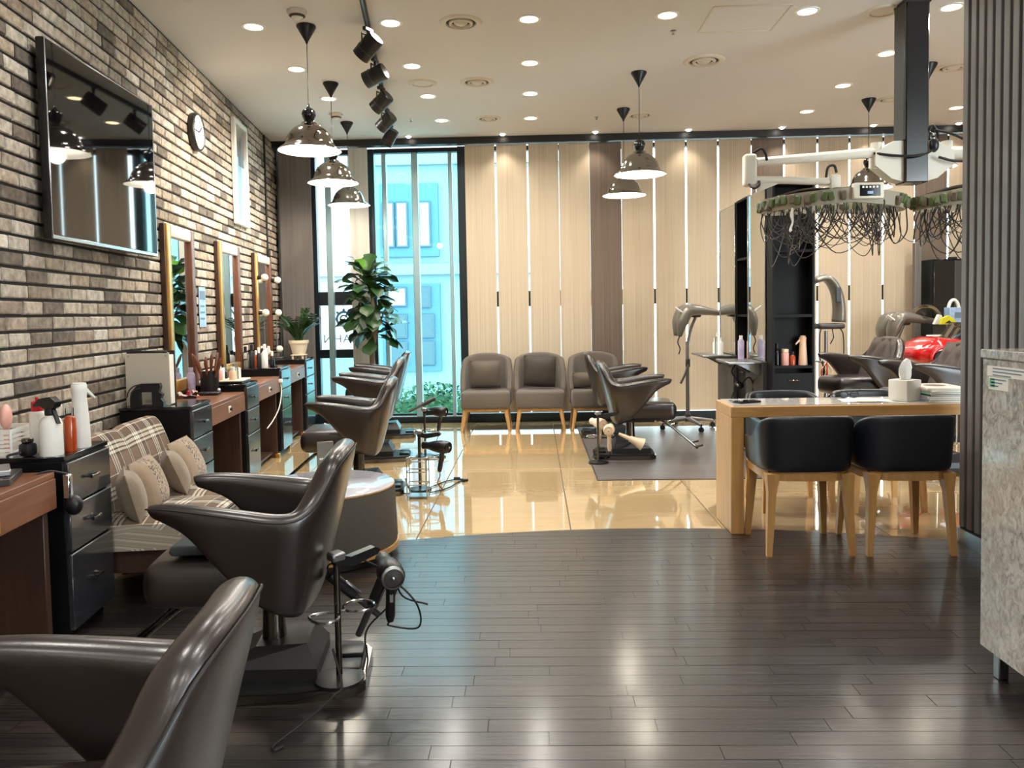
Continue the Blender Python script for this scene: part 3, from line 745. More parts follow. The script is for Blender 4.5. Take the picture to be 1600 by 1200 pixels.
# ================================================================== THE BRICK WALL SIDE
def text_mesh(body, size, mt, ext=.0006):
    cu = bpy.data.curves.new('lettering', 'FONT'); cu.body = body; cu.size = size; cu.align_x = 'CENTER'; cu.extrude = ext
    o = bpy.data.objects.new('tmp', cu); COL.objects.link(o); bpy.context.view_layer.update()
    me = bpy.data.meshes.new_from_object(o.evaluated_get(bpy.context.evaluated_depsgraph_get())); bpy.data.objects.remove(o)
    me.materials.clear(); me.materials.append(L[mt]); return me
def television():
    s0, s1, z0, z1, o = -5.60, -4.37, 1.69, 2.645, .115
    t = thing('television', 'large black flat screen on the brick wall', 'television', W((s0 + s1) / 2, 0, (z0 + z1) / 2), TH - rad(2.6))
    w_, h_ = s1 - s0, z1 - z0
    m = MB(); m.rbox((o - .022, 0, 0), (.040, w_, h_), .008, 2); m.build('casing', L['black'], t)
    m = MB(); m.bb(o - .0015, o + .0015, -w_ / 2 + .014, w_ / 2 - .014, -h_ / 2 + .024, h_ / 2 - .014); m.build('screen', L['screen'], t, None)
    m = MB(); m.rbox((o, 0, -h_ / 2 + .012), (.006, w_ - .004, .020), .002, 1); m.build('bottom_strip', L['silverframe'], t)
    for a in (-1, 1):
        m = MB(); m.rbox((o, a * (w_ / 2 - .005), 0), (.006, .008, h_ - .004), .002, 1); m.build('side_strip', L['silverframe'], t)
    m = MB(); m.rbox((.046, 0, 0), (.06, .4, .3), .005, 1); m.build('wall_bracket', L['trim'], t)
television()
def clock():
    t = thing('wall_clock', 'round wall clock with dark rim on the brick wall', 'clock', W(-3.12, .012, 2.76), TH)
    R = Matrix.Rotation(PI / 2, 4, 'Y')
    m = MB(); m.lathe([(0, 0), (.140, 0), (.148, .01), (.148, .045), (.138, .055), (.130, .048), (0, .046)], 40, M=R); m.build('case', L['trim'], t)
    m = MB(); m.lathe([(0, .0485), (.129, .0485)], 40, M=R); m.build('face', L['paper'], t)
    for a, l in ((.9, .075), (-1.6, .11)):
        m = MB(); m.box((.051, l / 2 * math.sin(a), l / 2 * math.cos(a)), (.003, .008, l), None)
        m = MB(); m.box((.0515, 0, l / 2), (.003, .008, l), Matrix.Rotation(-a, 4, 'X')); m.build('hand', L['trim'], t, None)
    for k in range(12):
        m = MB(); m.box((.050, 0, .112), (.002, .006, .018), Matrix.Rotation(k * PI / 6, 4, 'X')); m.build('hour_mark', L['trim'], t, None)
clock()
def picture():
    t = thing('framed_picture', 'tall narrow white framed glazed picture high on the brick wall', 'picture', W(-1.755, .012, 2.67), TH)
    m = MB(); w_, h_ = .48, .99
    for a in (-1, 1):
        q = MB(); q.rbox((.022, a * (w_ / 2 - .025), 0), (.04, .05, h_), .005, 1); q.build('frame_side', L['white'], t)
        q = MB(); q.rbox((.022, 0, a * (h_ / 2 - .025)), (.04, w_ - .1, .05), .005, 1); q.build('frame_end', L['white'], t)
    pb = mat('window_reflection_blue', (150, 206, 236), .08, var=(186, 224, 242), vs=3, coat=.6, crough=.02); pu = mat('taupe_print', (150, 142, 134), .08, coat=.6, crough=.02)  # blue lower part: window reflection in the glazing, put into the colour
    m.bb(.004, .014, -w_ / 2 + .04, w_ / 2 - .04, -h_ / 2 + .04, .16); m.build('reflection_lower', pb, t, None)
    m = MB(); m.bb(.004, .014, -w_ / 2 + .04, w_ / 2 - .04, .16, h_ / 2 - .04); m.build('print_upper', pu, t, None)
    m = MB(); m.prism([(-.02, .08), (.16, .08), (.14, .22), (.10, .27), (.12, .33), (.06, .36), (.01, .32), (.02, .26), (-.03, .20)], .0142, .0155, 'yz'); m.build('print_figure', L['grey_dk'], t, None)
picture()
def wall_mirrors():
    specs = [(-3.95, -3.35, .775, 1.955, 'tall gilt framed mirror nearest the camera on the brick wall'), (-2.665, -1.995, .80, 1.95, 'tall gilt framed mirror, middle of three on the brick wall'), (-1.36, -.64, .84, 1.95, 'tall framed mirror with round bulbs near the plant pot')]
    for k, (a, b, z0, z1, lab) in enumerate(specs):
        t = thing('wall_mirror', lab, 'mirror', W((a + b) / 2, .014, z0), TH, 'tall mirrors on the brick wall')
        w_, h_ = b - a, z1 - z0; f = .085
        for sgn in (-1, 1):
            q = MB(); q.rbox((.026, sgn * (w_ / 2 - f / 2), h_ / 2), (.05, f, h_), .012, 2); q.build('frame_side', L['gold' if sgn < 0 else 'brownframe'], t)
            q = MB(); q.rbox((.018, sgn * (w_ / 2 + .002), h_ / 2), (.034, .014, h_), .003, 1); q.build('frame_edge', L['desk_dk'], t)
        for z in (f / 2, h_ - f / 2):
            q = MB(); q.rbox((.026, 0, z), (.05, w_ - 2 * f, f), .012, 2); q.build('frame_end', L['ivory' if z > .5 else 'gold'], t)  # ivory top rail: glare on the gilt frame put into the colour
        q = MB(); q.bb(.016, .022, -w_ / 2 + f - .01, w_ / 2 - f + .01, f - .01, h_ - f + .01); q.build('glass', L['mirror'], t, None)
        if k == 2:
            for sgn in (-1, 1):
                for z in (.10, .50, .86):
                    q = MB(); q.cyl((.05, sgn * (w_ / 2 - f / 2), z), (.085, sgn * (w_ / 2 - f / 2), z), .022, .018); so_ = q.build('bulb_socket', L['black'], t)
                    q = MB(); q.sphere((.118, sgn * (w_ / 2 - f / 2), z), .038, 16, 10); q.build('bulb', L['bulb'], so_, 180)
wall_mirrors()
def wall_small():
    t = thing('wall_cable', 'black cable running down the brick wall beside the bulb mirror', 'cable', W(-.62, .02, 0), TH)
    m = MB(); m.tube([(0, 0, 3.3), (0, .0, 2.6), (.0, .01, 2.1), (.005, 0, 1.98)], .012, 8, 4); m.build('cable', L['rubber'], t)
    m = MB(); m.rbox((.012, 0, 1.98), (.03, .05, .12), .006, 1); m.build('junction_box', L['black'], t)
    t = thing('hanging_strip', 'blue and white printed strip between the first two mirrors', 'notice', W(-3.05, .015, 1.385), TH)
    m = MB(); m.bb(0, .003, -.085, .085, -.16, .16); m.build('sheet', L['bluepaper'], t, None)
    m = MB(); m.bb(.003, .0045, -.07, .07, .06, .13); m.build('printed_block', L['signblue'], t, None)
    for z in (-.10, -.05, .0):
        m = MB(); m.bb(.003, .0042, -.06, .05, z, z + .015); m.build('printed_line', L['signblue'], t, None)
wall_small()

# ---- chests of drawers and dressing desks
CF = .44
def chest(s0, s1, h, lab):
    w_ = s1 - s0; t = thing('drawer_chest', lab, 'chest', W((s0 + s1) / 2, 0), TH, 'black three-drawer chests along the brick wall')
    m = MB(); m.rbox((.23, 0, (h - .02 + .05) / 2), (.40, w_, h - .02 - .05), .003, 1); m.build('body', L['cabinet_black'], t)
    m = MB(); m.bb(.06, .40, -w_ / 2 + .02, w_ / 2 - .02, .0, .05); m.build('plinth', L['cabinet_black'], t, None)
    m = MB(); m.rbox((.232, 0, h - .01), (.416, w_ + .004, .02), .003, 1); m.build('top', L['blackgloss'], t)
    zs = [(h - .195, h - .028), (h - .385, h - .205), (.06, h - .395)]
    for a, b in zs:
        q = MB(); q.rbox((CF - .002, 0, (a + b) / 2), (.022, w_ - .012, b - a), .003, 1); d = q.build('drawer_front', L['drawer'], t)
        q = MB(); q.rbox((CF + .008, 0, b - .002), (.006, w_ - .012, .006), .001, 1); q.build('edge_strip', L['steel'], d)
        zc = b - (.085 if b - a < .25 else .14)
        q = MB()
        for sg in (-1, 1): q.cyl((CF + .006, sg * .026, zc), (CF + .026, sg * .026, zc), .006, .005, 10)
        q.tube([(CF + .026, -.036, zc), (CF + .029, 0, zc), (CF + .026, .036, zc)], [.008, .004, .008], 10, 4); q.build('handle', L['chrome_dk'], d)
    return t
chest(-6.335, -5.94, .762, 'black drawer chest carrying the spray bottles, beside the plaid chairs')
chest(-4.77, -4.385, .775, 'black drawer chest behind the plaid chairs, carrying the beige folder')
chest(-3.475, -3.095, .79, 'black drawer chest carrying the cosmetics tray')
chest(-2.195, -1.76, .825, 'black drawer chest carrying the cluster of glass bottles')
chest(-.875, -.36, .83, 'black drawer chest under the potted plant nearest the window')
def desk(s0, s1, h, lab, plate='knob'):
    w_ = s1 - s0; t = thing('dressing_desk', lab, 'desk', W((s0 + s1) / 2, 0), TH, 'brown dressing desks along the brick wall')
    m = MB(); m.rbox((.225, 0, h - .012), (.41, w_, .024), .003, 1); m.build('top', L['desk'], t)
    m = MB(); m.rbox((.215, 0, h - .085), (.38, w_ - .004, .12), .003, 1); m.build('drawer_box', L['desk_dk'], t)
    q = MB(); q.rbox((.424, 0, h - .082), (.022, w_ - .006, .118), .003, 1); d = q.build('drawer', L['desk'], t)
    if plate == 'knob':
        q = MB(); q.rbox((.437, .0, h - .08), (.005, .06, .045), .002, 1); q.build('knob_plate', L['ivory'], d)
        q = MB(); q.cyl((.439, 0, h - .08), (.455, 0, h - .08), .008, .013, 12); q.build('knob', L['black'], d)
    else:
        q = MB(); q.rbox((.437, .0, h - .082), (.004, .10, .05), .002, 1); q.build('label_plate', L['gold'], d)
        q = MB(); 
        for a in (-1, 1): q.bb(.4345, .4365, a * .28 - .002, a * .28 + .002, h - .13, h - .035); 
        q.bb(.4345, .4365, -.28, .28, h - .037, h - .034); q.build('panel_line', L['gold'], d, None)
    for a in (-1, 1):
        q = MB(); q.rbox((.25, a * (w_ / 2 - .022), (h - .145) / 2), (.30, .036, h - .145), .003, 1); q.build('leg_panel', L['desk_dk'], t)
        q = MB(); q.rbox((.40, a * (w_ / 2 - .022), .02), (.04, .04, .04), .004, 1); q.build('foot', L['gold'], t)
    q = MB(); q.bb(.03, .05, -w_ / 2 + .04, w_ / 2 - .04, .05, h - .145); q.build('back_panel', L['cabinet_black'], t, None)
    q = MB(); q.bb(.14, .36, -w_ / 2 + .04, w_ / 2 - .04, .04, .06); q.build('foot_rail', L['desk_dk'], t, None)
    return t
desk(-7.75, -6.40, .715, 'brown dressing desk in the left foreground with a brass plate', 'plate')
desk(-4.375, -3.485, .735, 'brown dressing desk with the brush cup, under the first mirror')
desk(-3.085, -2.205, .75, 'brown dressing desk between the tray chest and the bottle chest')
desk(-1.75, -.885, .775, 'brown dressing desk nearest the window, under the bulb mirror')
# things hanging at the desk ends
def hung_dryer(s, o, z, lab):
    t = thing('wall_socket_lamp', lab, 'holder', W(s, o, z), TH)
    m = MB(); m.rbox((0, 0, .03), (.03, .03, .10), .006, 1); m.build('bracket', L['chrome'], t)
    m = MB(); m.sphere((.02, .0, -.045), (.034, .03, .04)); m.build('cup', L['black'], t, 180)
    m = MB(); m.tube([(0, 0, .08), (-.05, -.05, .10), (-.1, -.12, .085)], .004, 6, 5); m.build('cord', L['rubber'], t)
hung_dryer(-6.365, .46, .62, 'chrome and black holder clipped to the end of the foreground desk')
t = thing('desk_cable', 'pale cable hanging from the desk between the tray chest and bottle chest', 'cable', W(-2.25, .45, .70), TH)
m = MB(); m.tube([(0, 0, 0), (.01, -.03, -.10), (.01, -.15, -.22), (.0, -.35, -.30), (0, -.6, -.34)], .005, 6, 6); m.build('cord', L['ivory'], t)
m = MB(); m.rbox((0, 0, .01), (.03, .05, .035), .006, 1); m.build('plug', L['white'], t)

# ---- bottles, baskets and tools on the chests
def bottle(name, lab, s, o, z, prof, mt, cap=None, capm='black', extra=None, seg=20, cat='bottle', rz=0, sc=1, group=None):
    t = thing(name, lab, cat, W(s, o, z), TH + rz, group)
    m = MB(); m.lathe([(r * sc, h * sc) for r, h in prof], seg); m.build('body', L[mt], t, 50)
    if cap: m = MB(); m.lathe([(r * sc, h * sc) for r, h in cap], seg); m.build('cap', L[capm], t, 50)
    if extra: extra(t)
    return t
TA = .762
def trig(t):
    m = MB(); m.prism([(-.055, .215), (-.02, .235), (.05, .225), (.085, .200), (.085, .190), (.045, .196), (.018, .185), (-.018, .185), (-.045, .195)], -.014, .014, 'xz'); m.build('spray_head', L['black'], t)
    m = MB(); m.prism([(-.022, .195), (-.012, .190), (-.045, .130), (-.055, .128)], -.007, .007, 'xz'); m.build('trigger', L['black'], t)
    m = MB(); m.box((0, 0, .09), (.0, .0, .0)) if 0 else m.lathe([(.0425, .045), (.0428, .046), (.0428, .105), (.0425, .106)], 20); m.build('label_band', L['paper'], t)
    for zz in (.06, .075, .09):
        m = MB(); m.box((.0436, 0, zz), (.001, .03, .003)); m.build('print_line', L['signblue'], t, None)
bottle('trigger_spray_bottle', 'white bottle with black trigger spray head on the near chest', -6.285, .368, TA, [(0, 0), (.042, 0), (.043, .006), (.043, .125), (.036, .145), (.018, .158), (.018, .170), (0, .170)], 'white', [(.019, .160), (.020, .163), (.020, .19), (0, .19)], 'black', trig, rz=2.6)
def lever(t):
    m = MB(); m.prism([(.024, .235), (.062, .200), (.066, .205), (.030, .250)], -.008, .008, 'xz'); m.build('lever', L['white'], t)
bottle('mist_spray_bottle', 'tall plain white mist bottle standing by the plaid chair', -6.10, .40, TA, [(0, 0), (.037, 0), (.038, .005), (.036, .08), (.031, .17), (.028, .215), (.030, .24), (.031, .262), (.028, .266), (0, .266)], 'white', [(.028, .262), (.029, .266), (.027, .272), (0, .272)], 'white', lever, rz=.9)
bottle('red_cap_bottle', 'white bottle with bright red cap on the near chest', -6.195, .275, TA, [(0, 0), (.030, 0), (.031, .004), (.030, .155), (.022, .168), (.014, .172), (0, .172)], 'white', [(.022, .168), (.022, .205), (.018, .208), (.006, .210), (.006, .225), (0, .225)], 'redcap')
bottle('amber_bottle', 'amber orange bottle between the white bottles', -6.198, .402, TA, [(0, 0), (.022, 0), (.023, .004), (.023, .13), (.016, .145), (0, .145)], 'orange', [(.015, .144), (.016, .146), (.016, .178), (0, .18)], 'glass_clear')
def basket(s, o, z, lab):
    t = thing('plastic_basket', lab, 'basket', W(s, o, z), TH + .05)
    a, b, h = .09, .10, .10
    m = MB(); m.bb(-a, a, -b, b, 0, .004); m.build('base', L['white'], t, None)
    for k in range(6):
        zz = .012 + k * .017
        for n_, (x0, x1, y0, y1) in enumerate([(-a, a, -b - .003, -b), (-a, a, b, b + .003), (-a - .003, -a, -b, b), (a, a + .003, -b, b)]):
            m = MB(); m.bb(x0, x1, y0, y1, zz - .005, zz + .005); m.build('slat', L['white'], t, None)
    for sx in (-1, 1):
        for sy in (-1, 1): m = MB(); m.cyl((sx * a, sy * b, 0), (sx * a, sy * b, h + .006), .005, seg=8); m.build('corner_post', L['white'], t)
    m = MB()
    for x0, x1, y0, y1 in [(-a, a, -b - .005, -b + .003), (-a, a, b - .003, b + .005), (-a - .005, -a + .003, -b, b), (a - .003, a + .005, -b, b)]: m.bb(x0, x1, y0, y1, h, h + .010)
    m.build('rim', L['white'], t, None)
basket(-6.22, .135, TA, 'white slatted plastic basket of tools on the near chest')
t = thing('massage_brush', 'round pink scalp brush standing in the white basket', 'brush', W(-6.22, .165, TA + .006), TH + .3)
m = MB(); m.sphere((0, 0, .145), (.022, .048, .052), 16, 10); m.build('pad', L['pink'], t, 180)
m = MB(); m.cyl((0, 0, .0), (0, 0, .10), .009, .012); m.build('handle', L['pink'], t)
t = thing('foam_pump_bottle', 'white pump bottle behind the pink brush at the left edge', 'bottle', W(-6.20, .075, TA + .006), TH)
m = MB(); m.lathe([(0, 0), (.026, 0), (.026, .13), (.012, .15), (.012, .165), (0, .165)], 16); m.build('body', L['white'], t)
m = MB(); m.cyl((0, 0, .165), (0, 0, .20), .005); m.tube([(0, 0, .20), (.0, 0, .21), (.03, .0, .212), (.055, 0, .205)], .008, 8, 3); m.build('pump', L['white'], t)
t = thing('hair_clipper', 'black hair clipper lying beside the white basket', 'clipper', W(-6.300, .285, TA), TH + 1.2)
m = MB(); m.rbox((0, 0, .028), (.055, .05, .055), .015, 2); m.build('body', L['black'], t); m = MB(); m.rbox((.0, .0, .064), (.04, .03, .02), .005, 1); m.build('blade', L['chrome_dk'], t)
m = MB(); m.tube([(-.03, 0, .02), (-.07, .02, .015), (-.09, -.0, .01)], .005, 6, 4); m.build('cord', L['rubber'], t)
for k, (s, o, r_, mt, lab) in enumerate([(-6.56, .29, .3, 'grey_dk', 'grey booklet lying on the foreground desk'), (-6.55, .28, .5, 'steel', 'silver comb case lying on the grey booklet')]):
    t = thing('booklet' if k == 0 else 'comb_case', lab, 'booklet' if k == 0 else 'case', W(s, o, .715 + .025 * k), TH + r_)
    m = MB(); m.rbox((0, 0, .0125), (.15 - .03 * k, .22 - .05 * k, .025 - .005 * k), .003, 1); m.build('body', L[mt], t)
    m = MB(); m.rbox((.06 - .03 * k, 0, .026 - .005 * k), (.02, .18 - .05 * k, .002), .0005, 1); m.build('stripe', L['white' if k else 'black'], t)
# folder and stand on the second chest
t = thing('beige_folder', 'big upright beige folder on the chest behind the plaid chairs', 'folder', W(-4.665, .16, .775), TH + rad(-2))
m = MB(); m.rbox((0, 0, .16), (.26, .006, .32), .002, 1); m.build('front_cover', L['beige'], t)
m = MB(); m.rbox((.005, .038, .155), (.25, .066, .30), .003, 1); m.build('page_block', L['paper'], t)
m = MB(); m.rbox((.0, .076, .165), (.27, .008, .33), .002, 1); m.build('back_cover', L['black'], t)
m = MB(); m.rbox((0, .0, .322), (.24, .012, .010), .003, 1); m.build('top_binding', L['black'], t)
for x in (-.11, .11): m = MB(); m.cyl((x, -.006, .30), (x, .0, .30), .006); m.build('rivet', L['steel'], t)
t = thing('tape_stand', 'black stand with square opening in front of the beige folder', 'stand', W(-4.735, .175, .775), TH)
poly = [(-.09, 0), (.10, 0), (.10, .03), (.085, .05), (.095, .075), (.075, .09), (.085, .12), (.08, .14), (-.01, .14), (-.05, .128), (-.085, .09), (-.09, .05)]
m = MB(); 
m.prism([(-.09, 0), (-.035, 0), (-.035, .14), (-.05, .128), (-.085, .09), (-.09, .05)], -.02, .02, 'xz'); m.build('left_cheek', L['black'], t, 30)
m = MB(); m.prism([(.035, 0), (.10, 0), (.10, .03), (.085, .05), (.095, .075), (.075, .09), (.085, .12), (.08, .14), (.035, .14)], -.02, .02, 'xz'); m.build('right_cheek', L['black'], t, 30)
m = MB(); m.bb(-.035, .035, -.02, .02, .09, .14); m.build('bridge', L['black'], t, None); m = MB(); m.bb(-.035, .035, -.02, .02, 0, .012); m.build('sill', L['black'], t, None)
for r_ in (.055, .075): m = MB(); m.tube([(-.03 - r_ * math.cos(a), -.021, .06 + r_ * math.sin(a)) for a in (0, .4, .8, 1.2, 1.57)], .004, 6, 3); m.build('rib', L['grey_dk'], t)
# brush cup, clips, cosmetics
t = thing('brush_cup', 'black pot crammed with wooden handled hair brushes', 'brush pot', W(-3.56, .20, .735), TH)
m = MB(); m.lathe([(0, 0), (.062, 0), (.064, .01), (.068, .165), (.062, .165), (.060, .02), (0, .02)], 4 * 5); m.build('pot', L['black'], t, 40)
rng = random.Random(4)
for k in range(11):
    a = k * 2 * PI / 11 + rng.uniform(-.2, .2); l = rng.uniform(.24, .30); lean = rng.uniform(.2, .45)
    m = MB(); p0 = Vector((.02 * math.cos(a), .02 * math.sin(a), .03)); d_ = Vector((math.cos(a) * lean, math.sin(a) * lean, 1)).normalized()
    m.tube([p0, p0 + d_ * l * .6, p0 + d_ * l * .85, p0 + d_ * l], [.007, .009, .013, .006], 8, 3); m.build('brush_handle', L['brushwood'], t)
t = thing('tool_rest', 'flat black rest in front of the brush pot', 'tool rest', W(-3.68, .23, .735), TH)
m = MB(); m.rbox((0, 0, .012), (.15, .09, .024), .006, 1); m.build('base', L['black'], t); m = MB(); m.sphere((.06, .03, .034), .012); m.build('knob', L['white'], t, 180)
for k, (c_, nm) in enumerate((('brushwood', 'brown'), ('white', 'white'), ('redcap', 'dark red'), ('black', 'black'), ('peach', 'tan'), ('pink', 'pink'))):
    t = thing('hair_clip', f'small {nm} hair clip in the heap left of the brush pot', 'clip', W(-3.93 + .06 * (k % 3), .11 + .06 * (k // 3), .735), TH + k * 1.1, 'heap of hair clips')
    m = MB(); m.prism([(-.045, .002), (.04, .002), (.048, .012), (.0, .026), (-.04, .018)], -.006, .006, 'xz'); m.build('jaw', L[c_], t)
    m = MB(); m.prism([(-.045, .02), (-.01, .028), (-.035, .05), (-.052, .044)], -.005, .005, 'xz'); m.build('lever', L[c_], t)
bottle('purple_tall_bottle', 'tall purple and white bottle in front of the first mirror', -3.62, .085, .735, [(0, 0), (.028, 0), (.029, .004), (.029, .15), (.02, .165), (0, .165)], 'purple', [(.018, .165), (.018, .20), (0, .20)], 'purple')
t = thing('cosmetics_tray', 'pale tray on the chest beyond the brush pot', 'tray', W(-3.30, .28, .79), TH)
m = MB(); m.rbox((0, 0, .008), (.24, .26, .016), .004, 1); m.build('base', L['black'], t); m = MB(); m.rbox((0, 0, .022), (.25, .27, .012), .004, 1); m.build('rim', L['cream'], t)
rng = random.Random(12)
cos_ = [('pink', 'white', 'round pink jar'), ('white', 'black', 'white jar with black lid'), ('black', 'chrome', 'black jar with chrome lid'), ('peach', 'white', 'peach coloured jar'), ('glass_clear', 'steel', 'clear jar with steel lid'), ('ivory', 'gold', 'ivory jar with gold lid')]
for k, (b_, c_, nm) in enumerate(cos_):
    h = rng.uniform(.05, .10); r = rng.uniform(.02, .028)
    bottle('cosmetic_jar', f'{nm} on the pale cosmetics tray', -3.38 + .075 * (k % 3), .22 + .10 * (k // 3), .79 + .0285, [(0, 0), (r, 0), (r, h), (r * .6, h + .01), (0, h + .01)], b_, [(r * .7, h + .008), (r * .7, h + .035), (0, h + .038)], c_, cat='jar', group='jars on the cosmetics tray')
bts = [('glass_clear', 'black', .16, .026), ('black', 'black', .17, .024), ('white', 'black', .13, .03), ('orange', 'white', .12, .02), ('black', 'white', .15, .022), ('white', 'white', .17, .028), ('cream', 'black', .14, .03), ('glass_clear', 'white', .15, .024), ('blackgloss', 'white', .12, .022)]
nm2 = ['clear bottle with black cap', 'plain black bottle', 'squat white bottle with black cap', 'amber bottle with white cap', 'slim black bottle with white cap', 'plain white bottle', 'cream bottle with black cap', 'clear bottle with white cap', 'short glossy black bottle']
for k, (b_, c_, h, r) in enumerate(bts):
    bottle('hair_product_bottle', f'{nm2[k]} in the cluster on the far drawer chest', -2.15 + .085 * (k % 4) + .02 * (k % 2), .12 + .12 * (k // 4) + .03 * (k % 2), .825, [(0, 0), (r, 0), (r * 1.03, .005), (r, h * .8), (r * .45, h * .95), (0, h * .95)], b_, [(r * .5, h * .93), (r * .55, h * 1.25), (r * .3, h * 1.28), (0, h * 1.28)], c_, group='bottles on the far drawer chest')
t = thing('wire_frame_stand', 'thin silver wire frame standing against the wall by the plant pot', 'stand', W(-.55, .10, .83), TH)
m = MB(); m.tube([(0, -.1, 0), (0, -.1, .42), (0, .12, .44), (0, .12, 0)], .006, 8); m.build('hoop', L['steel'], t); m = MB(); m.rbox((0, .01, .008), (.1, .26, .015), .004, 1); m.build('foot', L['steel'], t)

# ---- potted plant on the last chest
def zz_plant():
    t = thing('potted_plant', 'bushy green plant in a cream pot on the last chest', 'potted plant', W(-.62, .33, .83), 0)
    m = MB(); m.rbox((0, 0, .035), (.15, .15, .012), .003, 1); m.build('stand_plate', L['cream'], t)
    for sx in (-1, 1):
        for sy in (-1, 1): m = MB(); m.cyl((sx * .055, sy * .055, 0), (sx * .055, sy * .055, .03), .012, .014, 10); m.build('stand_foot', L['cream'], t)
    m = MB(); m.lathe([(0, .041), (.070, .041), (.072, .05), (.100, .165), (.108, .166), (.110, .20), (.102, .20), (.095, .17), (0, .17)], 28); m.build('pot', L['cream'], t, 40)
    m = MB(); m.lathe([(0, .185), (.098, .182)], 20); m.build('soil', L['soil'], t)
    rng = random.Random(2)
    for k in range(24):
        a = rng.uniform(0, 2 * PI); l = rng.uniform(.20, .40); lean = rng.uniform(.25, 1.25)
        p = [Vector((.04 * math.cos(a), .04 * math.sin(a), .18))]
        for i in range(1, 6):
            q = i / 5; p.append(Vector((math.cos(a) * (.04 + lean * l * q * q * .7), math.sin(a) * (.04 + lean * l * q * q * .7), .18 + l * q * (1 - .25 * lean * q))))
        m = MB(); m.tube(p, [.006, .003], 6, 2)
        C = catmull(p, 4)
        for i in range(5, len(C) - 1, 2):
            tn = (C[i + 1] - C[i]).normalized(); sd = tn.cross(Vector((0, 0, 1))); sd = sd.normalized() if sd.length > .01 else Vector((1, 0, 0))
            for sg in (-1, 1):
                dr = (sd * sg * .8 + tn * .7).normalized(); up = dr.cross(tn).normalized(); e = dr.cross(up)
                ll = rng.uniform(.05, .075)
                m.add([C[i], C[i] + dr * ll * .45 + e * .020, C[i] + dr * ll + up * .006, C[i] + dr * ll * .45 - e * .020], [(0, 1, 2, 3)])
        m.build('leafy_stem', L['zz'], t, None)
zz_plant()

# ---- plaid slipper chairs
def pillow(mb, w_, h_, t_, n=10):
    V = []; F = []
    for sd in (1, -1):
        k = len(V)
        for i in range(n + 1):
            for j in range(n + 1):
                u, v = -1 + 2 * i / n, -1 + 2 * j / n
                e = max(0, (1 - abs(u) ** 2.4)) ** .6 * max(0, (1 - abs(v) ** 2.4)) ** .6
                pin = 1 - .08 * (1 - abs(u)) * abs(v) ** 3; pin2 = 1 - .08 * (1 - abs(v)) * abs(u) ** 3
                V.append((u * w_ / 2 * pin2 * (1 - .07 * v * v * u * u), sd * t_ / 2 * e, v * h_ / 2 * pin * (1 - .07 * v * v * u * u)))
        for i in range(n):
            for j in range(n): F.append((k + i * (n + 1) + j, k + i * (n + 1) + j + 1, k + (i + 1) * (n + 1) + j + 1, k + (i + 1) * (n + 1) + j))
    return mb.add(V, F)
def cushion(name, lab, mt, loc, rot, dims, group=None):
    t = thing(name, lab, 'cushion', loc, 0, group); t.rotation_euler = rot
    m = MB(); pillow(m, *dims); m.build('cover', L[mt], t, 180)
    m = MB(); a, b = dims[0] / 2 * .925, dims[1] / 2 * .925
    m.tube([(-a, 0, -b), (-a * 1.0, 0, 0), (-a, 0, b), (0, 0, b), (a, 0, b), (a, 0, 0), (a, 0, -b), (0, 0, -b), (-a, 0, -b)], .004, 6); m.build('piping', L[mt], t)
    return t
def profile_sweep(mb, prof, y0, y1, ny=6, crown=0):
    ln = [0]
    P = prof + [prof[0]]
    for a, b in zip(P, P[1:]): ln.append(ln[-1] + math.dist(a, b))
    rings = []; uv = []
    for i in range(ny + 1):
        v = -1 + 2 * i / ny; y = y0 + (y1 - y0) * i / ny
        k = 1 - .06 * abs(v) ** 6
        cx = sum(p[0] for p in prof) / len(prof); cz = sum(p[1] for p in prof) / len(prof)
        rings.append([(cx + (x - cx) * k, y, cz + (z - cz) * k + crown * (1 - v * v) * (1 if z > cz else 0)) for x, z in prof])
        uv += [(y, l) for l in ln[:-1]]
    mb.loft(rings, uvs=uv)
def plaid_chair(s, lab):
    t = thing('slipper_chair', lab, 'chair', W(s, .21, 0), TH, 'plaid slipper chairs by the brick wall')
    w_ = .265
    seat = [(.10, .25), (.64, .25), (.65, .27), (.65, .335), (.635, .36), (.58, .372), (.35, .378), (.10, .37)]
    m = MB(); profile_sweep(m, seat, -w_, w_, 6, .02); m.build('seat', L['plaid'], t, 50)
    C = catmull([(.16, 0, .24), (.155, 0, .40), (.135, 0, .55), (.09, 0, .68), (.055, 0, .735), (.02, 0, .745), (-.005, 0, .71), (.02, 0, .60), (.045, 0, .42), (.05, 0, .24)], 4)
    m = MB(); profile_sweep(m, [(p.x, p.z) for p in C], -w_, w_, 8); m.build('backrest', L['plaid'], t, 60)
    m = MB(); m.tube([(.65, -w_ * .95, .358), (.65, w_ * .95, .358)], .006, 6); m.tube([(.16, -w_ * .96, .368), (.63, -w_ * .96, .366)], .006, 6); m.build('piping', L['seam'], t)
    m = MB(); m.bb(.08, .60, -w_ + .02, w_ - .02, .15, .25); m.build('wood_rail', L['desk_dk'], t, None)
    for x in (.10, .56):
        for sy in (-1, 1): m = MB(); m.cyl((x, sy * (w_ - .05), .16), (x + (.02 if x > .3 else -.02), sy * (w_ - .045), 0), .024, .015, 10); m.build('leg', L['desk_dk'], t)
plaid_chair(-5.66, 'brown plaid slipper chair nearer the camera, beside the spray bottle chest')
plaid_chair(-5.115, 'brown plaid slipper chair farther away, against the black chest')
g = 'beige cushions on the plaid chairs'
def wc(s, o, z): return W(s, o, z)
cushion('cushion', 'plain beige cushion at the front of the nearer plaid chair', 'cush', wc(-5.80, .48, .485), (rad(-14), 0, TH + rad(112)), (.28, .25, .12), g)
